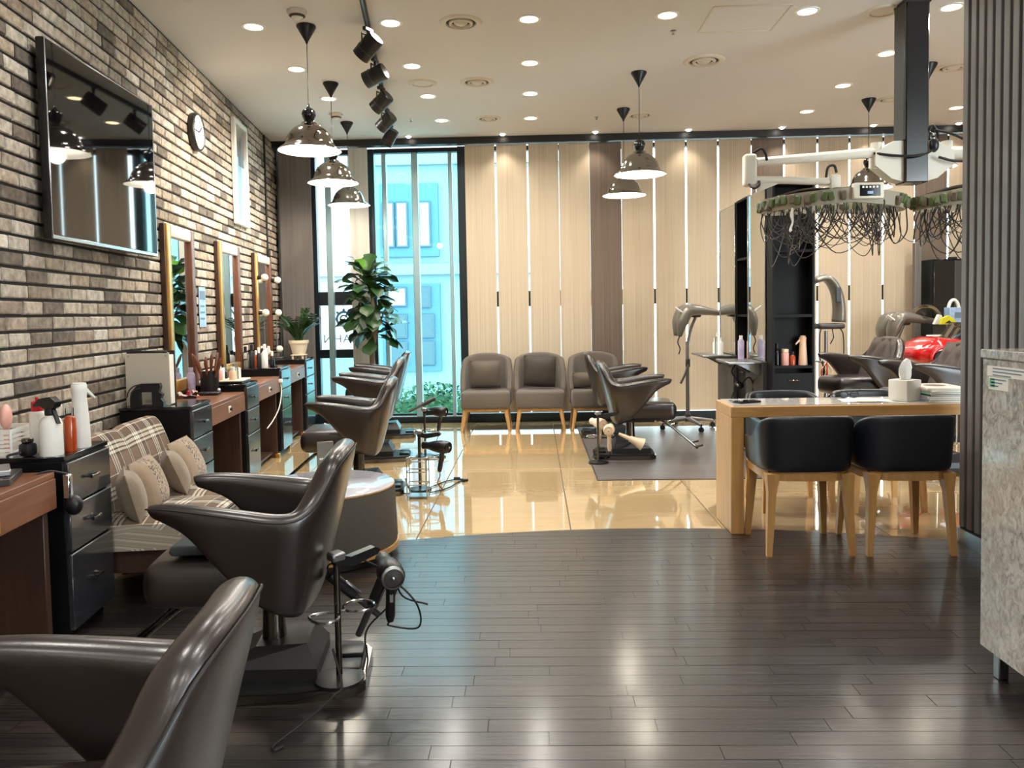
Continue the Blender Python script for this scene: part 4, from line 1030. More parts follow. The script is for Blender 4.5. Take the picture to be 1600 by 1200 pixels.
cushion('cushion', 'beige cushion with dark dotted band on the nearer plaid chair', 'cush2', wc(-5.61, .49, .495), (rad(-20), 0, TH + rad(92)), (.33, .27, .12), g)
cushion('cushion', 'plain beige cushion leaning at the front of the farther plaid chair', 'cush', wc(-5.26, .50, .485), (rad(-22), 0, TH + rad(112)), (.28, .25, .12), g)
cushion('cushion', 'beige cushion with dark dotted band on the farther plaid chair', 'cush2', wc(-5.06, .50, .50), (rad(-24), 0, TH + rad(90)), (.35, .28, .12), g)

# ================================================================== CHAIRS
def cat_n(P, n):
    out = []; Q = [tuple(2 * a - b for a, b in zip(P[0], P[1]))] + list(P) + [tuple(2 * a - b for a, b in zip(P[-1], P[-2]))]
    for i in range(1, len(Q) - 2):
        A, B, C, D = Q[i - 1], Q[i], Q[i + 1], Q[i + 2]
        for k in range(n):
            t = k / n
            out.append(tuple(.5 * (2 * b + (c - a) * t + (2 * a - 5 * b + 4 * c - d) * t * t + (3 * b - a - 3 * c + d) * t ** 3) for a, b, c, d in zip(A, B, C, D)))
    out.append(tuple(P[-1])); return out
def ushell(half, n=3, bt=.7, centre=(.05, 0)):
    """half: stations tip -> middle of the back (top xyz, bottom xyz, thickness); returns rings and a seam path"""
    full = list(half) + [(a, -b, c, d, -e, f, t) for a, b, c, d, e, f, t in reversed(half[:-1])]
    st = cat_n(full, n); rings = []; seam_o = []; seam_i = []
    for i, q in enumerate(st):
        T, B, th = Vector(q[:3]), Vector(q[3:6]), max(q[6], .008)
        a, b = st[max(i - 1, 0)], st[min(i + 1, len(st) - 1)]
        tg = Vector((b[0] - a[0], b[1] - a[1], 0)) + Vector((b[3] - a[3], b[4] - a[4], 0)); N = Vector((tg.y, -tg.x, 0)); N = N.normalized() if N.length > 1e-5 else Vector((0, 1, 0))
        m = (T + B) / 2
        if N.dot(Vector((m.x - centre[0], m.y - centre[1], 0))) < 0: N = -N
        H = max((T - B).length, .02); D = (B - T).normalized(); r = min(th / 2, H * .45); rb = min(th * bt / 2, H * .45)
        prof = []
        for an in (90, 60, 30, 0): prof.append((r * (1 - math.sin(rad(an))), th / 2 * math.cos(rad(an))))
        for h in (.35, .7): prof.append((r + (H - r - rb) * h, th / 2 * (1 + (bt - 1) * h)))
        for an in (0, 40, 80): prof.append((H - rb * (1 - math.sin(rad(an))), th * bt / 2 * math.cos(rad(an))))
        ring = [T + D * h + N * w_ for h, w_ in prof] + [T + D * h - N * w_ for h, w_ in reversed(prof[1:])]
        rings.append(ring)
        h, w_ = prof[2]; seam_o.append(T + D * h + N * (w_ + .0015)); seam_i.append(T + D * h - N * (w_ + .0015))
    return rings, seam_o, seam_i
CHAIR_H = [(.338, .228, .692, .326, .228, .652, .034), (.30, .238, .699, .270, .238, .628, .056), (.235, .250, .700, .200, .250, .585, .068), (.14, .262, .692, .10, .258, .47, .080), (.02, .274, .676, .005, .256, .365, .086),
           (-.08, .280, .662, -.075, .245, .315, .090), (-.140, .262, .668, -.115, .222, .30, .086), (-.185, .222, .720, -.125, .19, .297, .086), (-.232, .178, .808, -.130, .135, .295, .088), (-.258, .10, .842, -.134, .07, .295, .090), (-.264, 0, .846, -.135, 0, .295, .090)]
def footrest_mb(m):
    for sy in (-1, 1): m.tube([(.22, sy * .10, .315), (.30, sy * .10, .30), (.56, sy * .10, .085)], .009, 8, 3)
    m.tube([(.56, -.15, .085), (.56, .15, .085)], .012, 8); m.tube([(.62, -.11, .10), (.56, -.11, .085)], .009, 8); m.tube([(.62, .11, .10), (.56, .11, .085)], .009, 8)
def make_chair(tufted=False):
    t = thing('salon_chair', '', 'salon chair')
    rings, so_, si_ = ushell(CHAIR_H)
    m = MB(); m.loft(rings); m.build('shell', L['leather'], t, 180, 1)
    m = MB(); m.tube(so_, .0028, 6); m.build('seam', L['seam'], t)
    m = MB(); m.rbox((.115, 0, .405), (.555, .44, .165), .062, 4)
    V = []
    for x, y, z in m.v:
        f = (x + .16) / .55; V.append((x, y * (1 - .10 * max(0, f) ** 2), z + (.02 * math.sin(max(0, min(1, f)) * PI) if z > .42 else 0)))
    m.v = V; m.build('seat', L['leather'], t, 180, 1)
    m = MB(); m.rbox((.05, 0, .318), (.30, .26, .024), .006, 1); m.build('seat_bracket', L['black'], t)
    m = MB(); footrest_mb(m); m.build('footrest', L['chrome_dk'], t)
    # pedestal
    m = MB(); m.cyl((0, 0, .10), (0, 0, .31), .045, .036, 20); m.build('column', L['chrome_dk'], t)
    base = [(-.33, -.13), (-.30, -.18), (-.10, -.21), (.16, -.20), (.21, -.14), (.21, .14), (.16, .20), (-.10, .21), (-.30, .18), (-.33, .13)]
    m = MB(); m.prism(base, 0.0, .034); b = m.build('base_plate', L['chrome_dk'], t, 30)
    m = MB(); m.prism([(x * .95, y * .95) for x, y in base], .034, .046); m.build('tread', L['rubber'], b, 30)
    m = MB(); m.loft([[(x0, y, z) for x0, y, z in ((-.17, -w_, zb), (.17, -w_ * .8, zb), (.17, w_ * .8, zb), (-.17, w_, zb))] for w_, zb in ((.155, .044), (.15, .09))] + [[(-.13, -.10, .16), (.05, -.08, .15), (.05, .08, .15), (-.13, .10, .16)]]); m.build('cover', L['black'], t, 20)
    for sy in (-1, 1): m = MB(); m.rbox((-.265, sy * .06, .056), (.085, .085, .02), .006, 2); m.build('pedal', L['black'], b)
    if tufted:
        # buttoned inner back pad
        V = []; F = []; nu, nv = 24, 20
        for i in range(nu + 1):
            for j in range(nv + 1):
                u, v = -1 + 2 * i / nu, j / nv
                z = .40 + .435 * v; x = -.115 - .125 * v - .02 * (abs(u) ** 2) * -3 * (1 - v * .6)
                e = min(1, (1 - abs(u)) * 6) * min(1, (1 - v) * 7) * min(1, v * 7)
                p = .028 * max(0, e) * (.35 + .65 * abs(math.sin((u * 3.0 + v * 3.2) * PI / 2) * math.sin((u * 3.0 - v * 3.2) * PI / 2)) ** .5)
                V.append((x + .01 + p, u * (.235 - .075 * v * v), z))
        for i in range(nu):
            for j in range(nv): F.append((i * (nv + 1) + j, i * (nv + 1) + j + 1, (i + 1) * (nv + 1) + j + 1, (i + 1) * (nv + 1) + j))
        m = MB(); m.add(V, F); m.build('buttoned_pad', L['leather_in'], t, 180)
    return t
UPPER = ('shell', 'seam', 'seat', 'seat_bracket', 'footrest', 'buttoned_pad')
def raise_chair(t, dz):
    for c in kids(t):
        if c.name.split('.')[0] in UPPER: c.location.z = dz
        if c.name.split('.')[0] == 'column': c.scale.z = (.31 + dz) / .31
G5 = 'brown leather styling chairs'
FW = PI + TH
c0 = make_chair()
place(c0, (-.765, 1.20, .006), FW); tag(c0, 'brown leather styling chair cut off in the bottom left corner', 'salon chair', G5)
chairs = [((-.945, 2.72, .006), FW, 0, 'brown leather styling chair with dark seat pad, in front of the plaid chairs'),
    ((-1.30, 5.65, 0), FW, 0, 'brown leather styling chair just beyond the round ottoman'), ((-1.45, 6.95, 0), FW, .075, 'brown leather styling chair, middle of the row before the window'),
    ((-1.61, 8.25, 0), FW, .07, 'brown leather styling chair, rearmost on the brick wall side'),
    ((.84, 6.93, .004), rad(-2), .012, 'brown leather styling chair with cream dryer, nearer one on the grey floor patch'), ((.80, 8.10, .004), rad(0), .03, 'brown leather styling chair half hidden behind the one with cream dryer')]
made = [c0]
for loc, rz, dz, lab in chairs:
    c = dup(c0, loc, rz, lab, G5); raise_chair(c, dz); made.append(c)
ct = make_chair(True); place(ct, (3.06, 7.30, 0), PI + rad(12)); tag(ct, 'brown leather chair with buttoned back behind the tissue box', 'salon chair', G5); raise_chair(ct, .17)
c2 = dup(ct, (3.12, 6.15, 0), PI + rad(8), 'brown leather chair with buttoned back, cut by the slatted partition', G5)

# seat pad on the second chair
t = thing('seat_pad', 'thin dark grey pad on the seat before the plaid chairs', 'cushion', Vector((-.945, 2.72, .506)) + Matrix.Rotation(FW, 3, 'Z') @ Vector((.13, 0, 0)), FW)
m = MB(); m.rbox((0, 0, .019), (.34, .34, .036), .016, 3); m.build('pad', mat('dark_teal_grey_cloth', (62, 68, 70), .9), t, 180); m = MB(); m.tube([(-.165, -.165, .019), (.165, -.165, .019), (.165, .165, .019), (-.165, .165, .019), (-.165, -.165, .019)], .004, 6); m.build('piping', L['seam'], t)

# ---- tool holders with dryers and irons behind the chairs
def hair_dryer(lab, loc, rz, mt='black', fan='steel', tail=None, tilt=0):
    t = thing('hair_dryer', lab, 'hair dryer', loc, rz); t.rotation_euler = (0, tilt, rz)
    R = Matrix.Rotation(PI / 2, 4, 'Y')      # barrel along +x
    m = MB(); m.lathe([(0, -.075), (.036, -.075), (.046, -.06), (.048, -.01), (.040, .05), (.030, .09), (.027, .10), (0, .10)], 24, M=R); m.build('barrel', L[mt], t, 50)
    m = MB(); m.lathe([(.022, .10), (.026, .10), (.030, .15), (.026, .15)], 20, M=R); m.build('nozzle', L[mt], t)
    m = MB(); m.lathe([(.034, -.084), (.041, -.080), (.041, -.070), (.034, -.072)], 24, M=R); m.build('fan_ring', L[fan], t)
    m = MB(); m.lathe([(0, -.083), (.012, -.081), (.033, -.078)], 24, M=R); m.build('fan_grille', L['grey_dk' if fan == 'steel' else fan], t)
    m = MB(); m.sphere((-.084, 0, 0), .008); m.build('hub', L['chrome'], t, 180)
    m = MB(); m.tube([(-.02, 0, -.035), (-.01, 0, -.09), (.005, 0, -.16), (.008, 0, -.185)], [.019, .017, .018, .012], 12, 4); h = m.build('handle', L[mt], t)
    m = MB(); m.rbox((-.026, 0, -.085), (.008, .014, .04), .002, 1); m.build('switch', L[fan], h)
    if tail: m = MB(); m.tube([(.008, 0, -.185)] + tail, .0035, 6, 8); m.build('cord', L['rubber'], t)
    return t
def iron(lab, loc, rot, ln=.30, tail=None):
    t = thing('curling_iron', lab, 'curling iron', loc); t.rotation_euler = rot
    m = MB(); m.tube([(0, 0, 0), (0, 0, ln * .45), (0, 0, ln * .5)], [.019, .021, .017], 12, 3); m.build('handle', L['black'], t)
    m = MB(); m.cyl((0, 0, -ln * .5), (0, 0, 0), .012, .013, 12); m.build('barrel', L['grey_dk'], t)
    m = MB(); m.rbox((.02, 0, ln * .1), (.008, .014, ln * .3), .003, 1); m.build('lever', L['steel'], t)
    if tail: m = MB(); m.tube([(0, 0, ln * .5)] + tail, .0035, 6, 8); m.build('cord', L['rubber'], t)
    return t
def holder(lab, loc, rz, scale=1):
    t = thing('tool_holder', lab, 'tool holder', loc, rz)
    m = MB(); m.lathe([(0, 0), (.085, 0), (.085, .012), (.02, .022), (0, .022)], 20); m.build('foot', L['black'], t)
    m = MB(); m.cyl((0, 0, .018), (0, 0, .42), .011); m.build('post', L['chrome_dk'], t)
    m = MB(); n = 20; m.tube([(.085 + .055 * math.cos(a * 2 * PI / n), .055 * math.sin(a * 2 * PI / n), .235) for a in range(n + 1)], .005, 6); m.cyl((0, 0, .235), (.032, 0, .235), .005); m.build('ring', L['chrome'], t)
    m = MB(); m.tube([(0, 0, .235), (-.03, -.05, .235), (-.075, -.06, .235), (-.10, -.02, .235), (-.085, .04, .235), (-.03, .03, .235), (0, 0, .235)], .005, 6, 4); m.build('side_ring', L['chrome'], t)
    m = MB(); m.prism([(-.01, .40), (.06, .385), (.16, .405), (.17, .42), (.15, .432), (.05, .42), (-.01, .44)], -.016, .016, 'xz'); m.build('arm', L['black'], t, 30)
    m = MB(); m.rbox((0, 0, .43), (.05, .05, .03), .006, 1); m.build('head_clamp', L['steel'], t)
    return t
# at the second chair
hl = Vector((-.70, 2.47, .052))
holder('chrome and black tool holder behind the chair with the seat pad', (-.685, 2.60, .0525), rad(46))
hair_dryer('black hair dryer with grey fan cap hanging by the round ottoman', (-.535, 2.76, .375), rad(110), 'black', 'steel', [(.03, -.0, -.21), (.0, -.10, -.22), (-.04, -.09, -.12), (.0, -.02, -.04), (.02, .03, -.02)], 0)
iron('black curling iron leaning in the holder behind the seat-pad chair', (-.66, 2.735, .30), (rad(25), rad(-38), 0), .26, [(.03, .0, .16), (.10, .02, .10), (.13, .03, -.05), (.10, .03, -.16), (.16, -.02, -.22)])
iron('second black curling iron, upright in the holder behind the seat-pad chair', (-.60, 2.76, .26), (rad(8), rad(25), 0), .28, [(.02, .0, .17), (.05, .03, .12), (.06, .05, 0), (.02, .03, -.13), (.07, .0, -.22)])
t = thing('trailing_cord', 'black cord trailing from the holder over the chair base onto the planks', 'cord', (0, 0, .010))
m = MB(); m.tube([(-.70, 2.58, .16), (-.66, 2.53, .06), (-.67, 2.46, .055), (-.73, 2.36, .03), (-.80, 2.27, .004), (-.79, 2.24, .004), (-.77, 2.26, .004)], .004, 6, 8); m.build('cord', L['rubber'], t)
# at the third and fourth chairs
def floor_holder(x, y, lab, dl, lab2, k=0):
    holder(lab, (x, y, 0), rad(-10))
    hair_dryer(lab2, (x + dl[0], y + dl[1], dl[2]), rad(150), 'black', 'black', [(.02, -.02, -.22), (.05, -.03, -.28), (.0, -.05, -.34), (-.05, -.07, -.36)])
floor_holder(-.86, 5.70, 'tool holder with wires behind the chair beyond the ottoman', (.16, -.06, .33), 'black hair dryer hanging behind the chair beyond the ottoman')
floor_holder(-1.01, 7.05, 'tool holder behind the middle chair of the row before the window', (.13, 0, .41), 'black hair dryer hanging behind the middle chair before the window')
iron('black straightener jutting out behind the middle chair before the window', (-1.02, 6.98, .48), (0, rad(65), rad(15)), .26)
t = thing('wire_rack', 'small chrome wire rack behind the chair beyond the ottoman', 'rack', (-.84, 5.47, 0), 0)
m = MB()
for x in (-.07, .07):
    for y in (-.06, .06): m.cyl((x, y, 0), (x, y, .27), .004, seg=6)
m.build('posts', L['chrome'], t)
for z in (.10, .19, .265): m = MB(); m.tube([(-.07, -.06, z), (.07, -.06, z), (.07, .06, z), (-.07, .06, z), (-.07, -.06, z)], .004, 6); m.build('hoop', L['chrome'], t)
m = MB(); m.bb(-.07, .07, -.06, .06, .012, .018); m.build('tray', L['steel'], t, None)
for nm, lab, P in (('floor_cable', 'dark cable snaking over the shiny tiles beyond the ottoman', [(-1.02, 6.0, .02), (-.98, 5.85, .004), (-.9, 5.62, .004), (-.78, 5.58, .004), (-.66, 5.72, .004), (-.60, 5.92, .004), (-.56, 5.99, .004), (-.62, 6.02, .004)]),
                   ('floor_cable', 'second dark cable crossing the shiny tiles toward the window', [(-1.0, 5.65, .02), (-.94, 5.55, .004), (-.82, 5.70, .004), (-.70, 5.95, .004), (-.58, 6.03, .004), (-.55, 5.95, .004)]),
                   ('floor_cable', 'dark cable on the tiles behind the middle chair', [(-1.06, 7.1, .02), (-.98, 7.0, .004), (-.90, 7.08, .004), (-.82, 7.0, .004), (-.86, 6.92, .004)])):
    t = thing(nm, lab, 'cable', (0, 0, .003)); m = MB(); m.tube(P, .005, 6, 8); m.build('cord', L['rubber'], t)
    m = MB(); m.rbox((P[-1][0], P[-1][1], .012), (.05, .022, .02), .004, 1); m.build('plug', L['black'], t)
# at the right chair
holder('tool holder behind the chair with the cream dryer', (.53, 6.62, .004), rad(10))
hair_dryer('cream hair dryer hanging behind the chair on the grey floor patch', (.62, 6.56, .30), rad(80), 'roseg', 'roseg', [(.03, 0, -.215), (.06, .03, -.25), (.02, .05, -.27), (-.03, .02, -.27)])
hair_dryer('second cream hair dryer, hanging just behind the first one', (.55, 6.72, .33), rad(110), 'roseg', 'roseg', [(.03, 0, -.215), (.05, .03, -.27), (.02, .06, -.30)])
t = thing('cream_nozzle', 'cream flared dryer nozzle beside the cream dryers', 'nozzle', (.79, 6.56, .22), 0); t.rotation_euler = (0, rad(115), 0)
m = MB(); m.lathe([(.022, 0), (.026, 0), (.032, .05), (.055, .12), (.051, .12), (.028, .05), (.022, 0)], 20); m.build('cone', L['roseg'], t); m = MB(); m.cyl((0, 0, -.10), (0, 0, 0), .012, .02); m.build('neck', L['roseg'], t)

# ---- round ottoman table
t = thing('round_ottoman', 'round grey tweed ottoman table with white glossy top', 'ottoman', (-1.14, 4.16, 0))
r = .385
m = MB(); m.lathe([(0, .008), (r * .90, .008), (r * .90, .05)], 48); m.build('plinth', L['black'], t)
m = MB(); m.lathe([(r * .80, .05), (r * 1.0, .05), (r * 1.0, .075), (r * .85, .078)], 56); m.build('wood_ring', L['oak'], t)
m = MB(); m.lathe([(r * .90, .074), (r * .975, .078), (r * .985, .10), (r * .96, .36), (r * .95, .378), (r * .90, .382)], 56); m.build('fabric_drum', L['ottoman'], t, 50)
m = MB(); m.lathe([(r * .925, .380), (r * .955, .380), (r * .955, .386), (r * .925, .387)], 56); m.build('wood_edge', L['oak'], t)
m = MB(); m.lathe([(0, .392), (r * .935, .392), (r * .948, .388), (r * .945, .38), (0, .38)], 56); m.build('top', L['whitegloss'], t, 50)
t = thing('table_sign', 'small grey standing sign on the round ottoman', 'sign', (-1.185, 4.33, .3922), rad(25))
m = MB(); m.rbox((0, 0, .006), (.10, .05, .012), .003, 1); m.build('foot', L['steel'], t); m = MB(); m.rbox((0, 0, .105), (.09, .012, .19), .002, 1); m.build('panel', L['grey_hood'], t)
m = MB(); m.bb(-.035, .035, -.0075, -.0062, .10, .11); m.build('printed_line', L['paper'], t, None); m = MB(); m.bb(-.025, .025, -.0075, -.0062, .08, .086); m.build('printed_line', L['paper'], t, None)

# ---- tub chairs against the back blinds
TUB = [(.10, .258, .455, .10, .256, .27, .05), (.02, .262, .53, .02, .258, .27, .056), (-.06, .264, .635, -.06, .258, .27, .06), (-.13, .254, .735, -.13, .244, .27, .064), (-.19, .235, .795, -.18, .22, .27, .066), (-.235, .16, .825, -.215, .15, .27, .068), (-.255, .08, .838, -.23, .07, .27, .068), (-.26, 0, .84, -.232, 0, .27, .068)]
def tub():
    t = thing('tub_chair', '', 'armchair')
    rings, so_, si_ = ushell(TUB, 3, .9, (.1, 0))
    m = MB(); m.loft(rings); m.build('back_shell', L['sofa'], t, 180, 1)
    m = MB(); m.tube(so_, .004, 6); m.build('piping', L['sofa_cush2'], t)
    m = MB(); m.rbox((.055, 0, .345), (.49, .53, .19), .03, 3); m.build('seat', L['sofa'], t, 180)
    m = MB(); m.rbox((.03, 0, .236), (.46, .50, .028), .004, 1); m.build('wood_rail', L['oak'], t)
    for x in (-.17, .24):
        for sy in (-1, 1): m = MB(); m.cyl((x, sy * .225, .235), (x + (.03 if x > 0 else -.03), sy * .262, 0), .024, .014, 12); m.build('leg', L['oak_z'], t)
    return t
tb = tub()
for i, (x, lab) in enumerate(((-.545, 'taupe tub chair next to the tall window'), (.055, 'taupe tub chair, middle of the three, with the darker cushion'), (.665, 'taupe tub chair half hidden by the leather chairs'))):
    if i == 0: place(tb, (x, 8.72, 0), -PI / 2); tag(tb, lab, 'armchair', 'taupe tub chairs at the back')
    else: dup(tb, (x, 8.72, 0), -PI / 2, lab)
cushion('cushion', 'square taupe cushion on the tub chair next to the tall window', 'sofa_cush', (-.55, 8.69, .61), (rad(16), 0, rad(2)), (.36, .35, .13), 'cushions on the tub chairs')
cushion('cushion', 'darker crumpled cushion on the middle tub chair', 'sofa_cush2', (.055, 8.66, .64), (rad(14), rad(3), rad(-4)), (.38, .38, .14), 'cushions on the tub chairs')
cushion('cushion', 'low taupe cushion on the tub chair behind the leather chairs', 'sofa_cush', (.60, 8.66, .54), (rad(20), rad(-3), 0), (.38, .20, .14), 'cushions on the tub chairs')

# ---- fiddle leaf fig
def leaf_mesh(name, mt, wd=.16, ln=.28, bend=.06):
    V = []; F = []; n = 7; wf = [.03, .28, .42, .52, .82, 1.0, .82, .06]
    for i in range(n + 1):
        f = i / n; z = -bend * f * f * 1.6 + bend * .3 * math.sin(f * PI)
        for j, q in enumerate((-1, -.5, 0, .5, 1)):
            V.append((f * ln, q * wd / 2 * wf[i], z + abs(q) * .018 * wf[i] + .008 * math.sin(i * 2.1 + j) * abs(q)))
    for i in range(n):
        for j in range(4): F.append((i * 5 + j, i * 5 + j + 1, (i + 1) * 5 + j + 1, (i + 1) * 5 + j))
    m = MB(); m.add(V, F); m.tube([(-.03, 0, .0), (0, 0, 0), (ln * .5, 0, V[5 * 3 + 2][2] - .002)], [.004, .002], 5); return m.mesh(name, mt, 180)
def fig():
    t = thing('fiddle_leaf_fig', 'tall fiddle leaf fig standing before the tall window', 'potted plant', (-1.82, 8.72, 0))
    m = MB(); m.lathe([(0, 0), (.13, 0), (.135, .01), (.165, .30), (.172, .32), (.158, .32), (.15, .27), (0, .27)], 28); m.build('pot', L['white'], t, 40)
    m = MB(); m.lathe([(0, .285), (.155, .28)], 20); m.build('soil', L['soil'], t)
    m = MB(); m.tube([(0, 0, .26), (.01, 0, .6), (-.005, .0, .85), (.02, 0, 1.05), (.03, 0, 1.3), (.0, 0, 1.55), (-.03, 0, 1.78)], [.034, .032, .030, .034, .022, .016, .010], 10, 4); m.build('trunk', L['bark'], t)
    m = MB(); m.tube([(.025, 0, 1.05), (.09, -.02, 1.2), (.16, -.02, 1.36)], [.016, .008], 8, 4); m.tube([(.025, 0, 1.15), (-.08, .0, 1.32), (-.15, 0, 1.5)], [.014, .007], 8, 4); m.build('branches', L['bark'], t)
    lm = [leaf_mesh('leaf', L['leaf'], .17, .26, .05), leaf_mesh('leaf', L['leaf'], .15, .22, .09), leaf_mesh('leaf', L['leaf'], .19, .28, .03)]; ly = leaf_mesh('leaf', L['leaf_lt'], .17, .24, .02)
    rng = random.Random(21)
    spine = [(-.005, .95), (.03, 1.3), (0, 1.55), (-.03, 1.78)]
    for k in range(78):
        f = k / 77; z = 1.06 + .76 * f + rng.uniform(-.03, .03)
        a = k * 2.4 + rng.uniform(-.4, .4); r0 = rng.uniform(.01, .14) * (1.15 - .8 * abs(f - .35))
        pitch = rad(rng.uniform(-35, 25) + 45 * f - 5)
        o = inst('leaf', lm[k % 3], t, (.02 - .05 * f + r0 * math.cos(a), r0 * math.sin(a) * .8, z), (rng.uniform(-.4, .4), -pitch, a), (1, 1, 1) if f < .85 else (.85,) * 3)
    for a, z, p in ((rad(170), 1.72, 55), (rad(140), 1.70, 70), (rad(40), 1.72, 60), (rad(20), 1.66, 35), (rad(185), 1.60, 15), (rad(80), 1.75, 80)): inst('leaf', ly if p == 55 else lm[0], t, (-.03, 0, z), (rad(90) if p == 55 else 0, -rad(p), a))
fig()

# ================================================================== RIGHT SIDE
# ---- grey floor patch
t = thing('floor_mat', 'grey wood-look vinyl patch under the right styling chairs', 'floor mat', (1.19, 7.32, 0))
m = MB(); m.rbox((0, 0, .0025), (1.44, 2.74, .004), .001, 1); m.build('sheet', L['matfloor'], t, None)
m = MB(); 
for a in (-1, 1): m.bb(a * .72 - .006, a * .72 + .006, -1.37, 1.37, 0.0, .0052); m.bb(-.72, .72, a * 1.37 - .006, a * 1.37 + .006, 0, .0052)
m.build('edging', L['grey_dk'], t, None)

# ---- double mirror station
def station():
    X0, X1, H = 1.955, 2.297, 2.32
    def cab(y0, y1, face, lab):
        t = thing('open_cabinet', lab, 'cabinet', (0, 0, 0)); th = .018
        def p(nm, *b): q = MB(); q.bb(*b); q.build(nm, L['cabinet_black'], t, None)
        p('bottom', X0, X1, y0, y1, .0, .06); p('top', X0, X1, y0, y1, H - .02, H)
        if face == 'y':
            p('side', X0, X0 + th, y0, y1, .06, H - .02); p('side', X1 - th, X1, y0, y1, .06, H - .02); p('back', X0 + th, X1 - th, y1 - th, y1, .06, H - .02)
            for z in (.80, 1.22, 1.75): p('shelf', X0 + th, X1 - th, y0 + .005, y1 - th, z, z + .022)
            q = MB(); q.bb(X0 + th, X1 - th, y0 + .002, y0 + .018, .06, .76); d = q.build('door', L['cabinet_black'], t, None)
            q = MB(); q.rbox(((X0 + X1) / 2, y0 - .006, .70), (.10, .012, .012), .003, 1); q.build('handle', L['chrome_dk'], d)
        else:
            p('side', X0, X1, y0, y0 + th, .06, H - .02); p('side', X0, X1, y1 - th, y1, .06, H - .02); p('back', X1 - th, X1, y0 + th, y1 - th, .06, H - .02)
            for z in (.80, 1.22, 1.75): p('shelf', X0 + .005, X1 - th, y0 + th, y1 - th, z, z + .022)
            q = MB(); q.bb(X0 + .002, X0 + .018, y0 + th, y1 - th, .06, .76); d = q.build('door', L['cabinet_black'], t, None)
            q = MB(); q.rbox((X0 - .006, (y0 + y1) / 2, .70), (.012, .10, .012), .003, 1); q.build('handle', L['chrome_dk'], d)
    cab(6.46, 6.62, 'y', 'tall open black cabinet with bottles at the near end of the mirror station')
    cab(7.18, 7.60, 'x', 'tall open black cabinet between the two station mirrors')
    for y0, y1, lab in ((6.63, 7.17, 'station mirror between the two tall black cabinets'), (7.61, 8.25, 'station mirror facing the right styling chairs, at the far end')):
        t = thing('station_mirror', lab, 'mirror', (0, 0, 0)); xm = 1.925
        q = MB(); q.bb(xm, xm + .16, y0, y1, 0, .84); q.build('lower_panel', L['grey_dk'], t, None)
        q = MB(); q.bb(xm + .03, xm + .13, y0, y1, .84, H - .01); q.build('core', L['steel'], t, None)
        for x in (xm + .024, xm + .130): q = MB(); q.bb(x, x + .006, y0 + .012, y1 - .012, .85, H - .02); q.build('glass', L['mirror'], t, None)
        for y in (y0, y1): q = MB(); q.rbox((xm + .08, y + (.006 if y == y0 else -.006), (.84 + H) / 2), (.125, .012, H - .85), .002, 1); q.build('edge_profile', L['chrome'], t)
        q = MB(); q.rbox((xm - .14, (y0 + y1) / 2, .835), (.28, (y1 - y0) - .06, .02), .004, 1); sh = q.build('shelf', L['steel'], t)
        for yy in (y0 + .1, y1 - .1): q = MB(); q.prism([(xm - .2, .825), (xm, .825), (xm, .72)], yy - .008, yy + .008, 'xz'); q.build('bracket', L['steel'], sh)
    def bt(nm, lab, x, y, z, prof, mt, cap, cm, rz=0, group=None, extra=None):
        t = thing(nm, lab, 'bottle', (x, y, z), rz, group)
        q = MB(); q.lathe(prof, 18); q.build('body', L[mt], t, 50); q = MB(); q.lathe(cap, 18); q.build('cap', L[cm], t, 50)
        if extra: extra(t)
    def lev(t): q = MB(); q.prism([(.024, .20), (.058, .17), (.062, .176), (.03, .215)], -.008, .008, 'xz'); q.build('lever', L['peach'], t)
    bt('mist_spray_bottle', 'tall peach mist bottle in the open black cabinet', 2.225, 6.53, .822, [(0, 0), (.036, 0), (.037, .005), (.030, .13), (.026, .19), (.030, .23), (0, .235)], 'peach', [(.02, .232), (.022, .242), (0, .245)], 'peach', PI, None, lev)
    bt('lotion_bottle', 'short pink lotion bottle left of the peach mist bottle', 2.075, 6.52, .822, [(0, 0), (.030, 0), (.031, .004), (.030, .10), (.02, .115), (0, .115)], 'pink', [(.028, .11), (.028, .135), (0, .137)], 'cream')
    bt('lotion_bottle', 'small amber bottle in the open black cabinet', 2.14, 6.53, .822, [(0, 0), (.024, 0), (.024, .07), (.012, .085), (0, .085)], 'orange', [(.013, .083), (.013, .11), (0, .11)], 'black')
    bt('lotion_bottle', 'dark bottle at the left in the open black cabinet', 2.02, 6.56, .822, [(0, 0), (.024, 0), (.024, .12), (.012, .14), (0, .14)], 'blackgloss', [(.013, .138), (.013, .18), (0, .18)], 'black')
    bt('shampoo_bottle', 'red and white bottle in the middle black cabinet', 2.00, 7.30, .822, [(0, 0), (.028, 0), (.028, .17), (.015, .19), (0, .19)], 'pink', [(.016, .188), (.016, .24), (0, .24)], 'redcap')
    bt('shampoo_bottle', 'white bottle behind the red capped one in the middle black cabinet', 2.06, 7.42, .822, [(0, 0), (.026, 0), (.026, .20), (.015, .22), (0, .22)], 'white', [(.016, .218), (.016, .27), (0, .27)], 'white')
    bt('shampoo_bottle', 'lilac bottle standing on the shelf of the nearer station mirror', 1.86, 7.08, .8455, [(0, 0), (.028, 0), (.028, .16), (.014, .18), (0, .18)], 'purple', [(.015, .178), (.015, .21), (0, .21)], 'white')
    for k, (y, h, mt) in enumerate(((7.75, .12, 'white'), (7.9, .16, 'glass_clear'), (8.0, .11, 'white'))):
        bt('shelf_bottle', f'{["short white", "clear glass", "small white"][k]} bottle on the far station mirror shelf' + (' nearest the cabinet' if k == 0 else ' at the far end' if k == 2 else ''), 1.84, y, .8455, [(0, 0), (.024, 0), (.024, h), (.012, h + .015), (0, h + .015)], mt, [(.013, h + .013), (.013, h + .05), (0, h + .05)], 'white', 0, 'bottles on the far station shelf')
station()

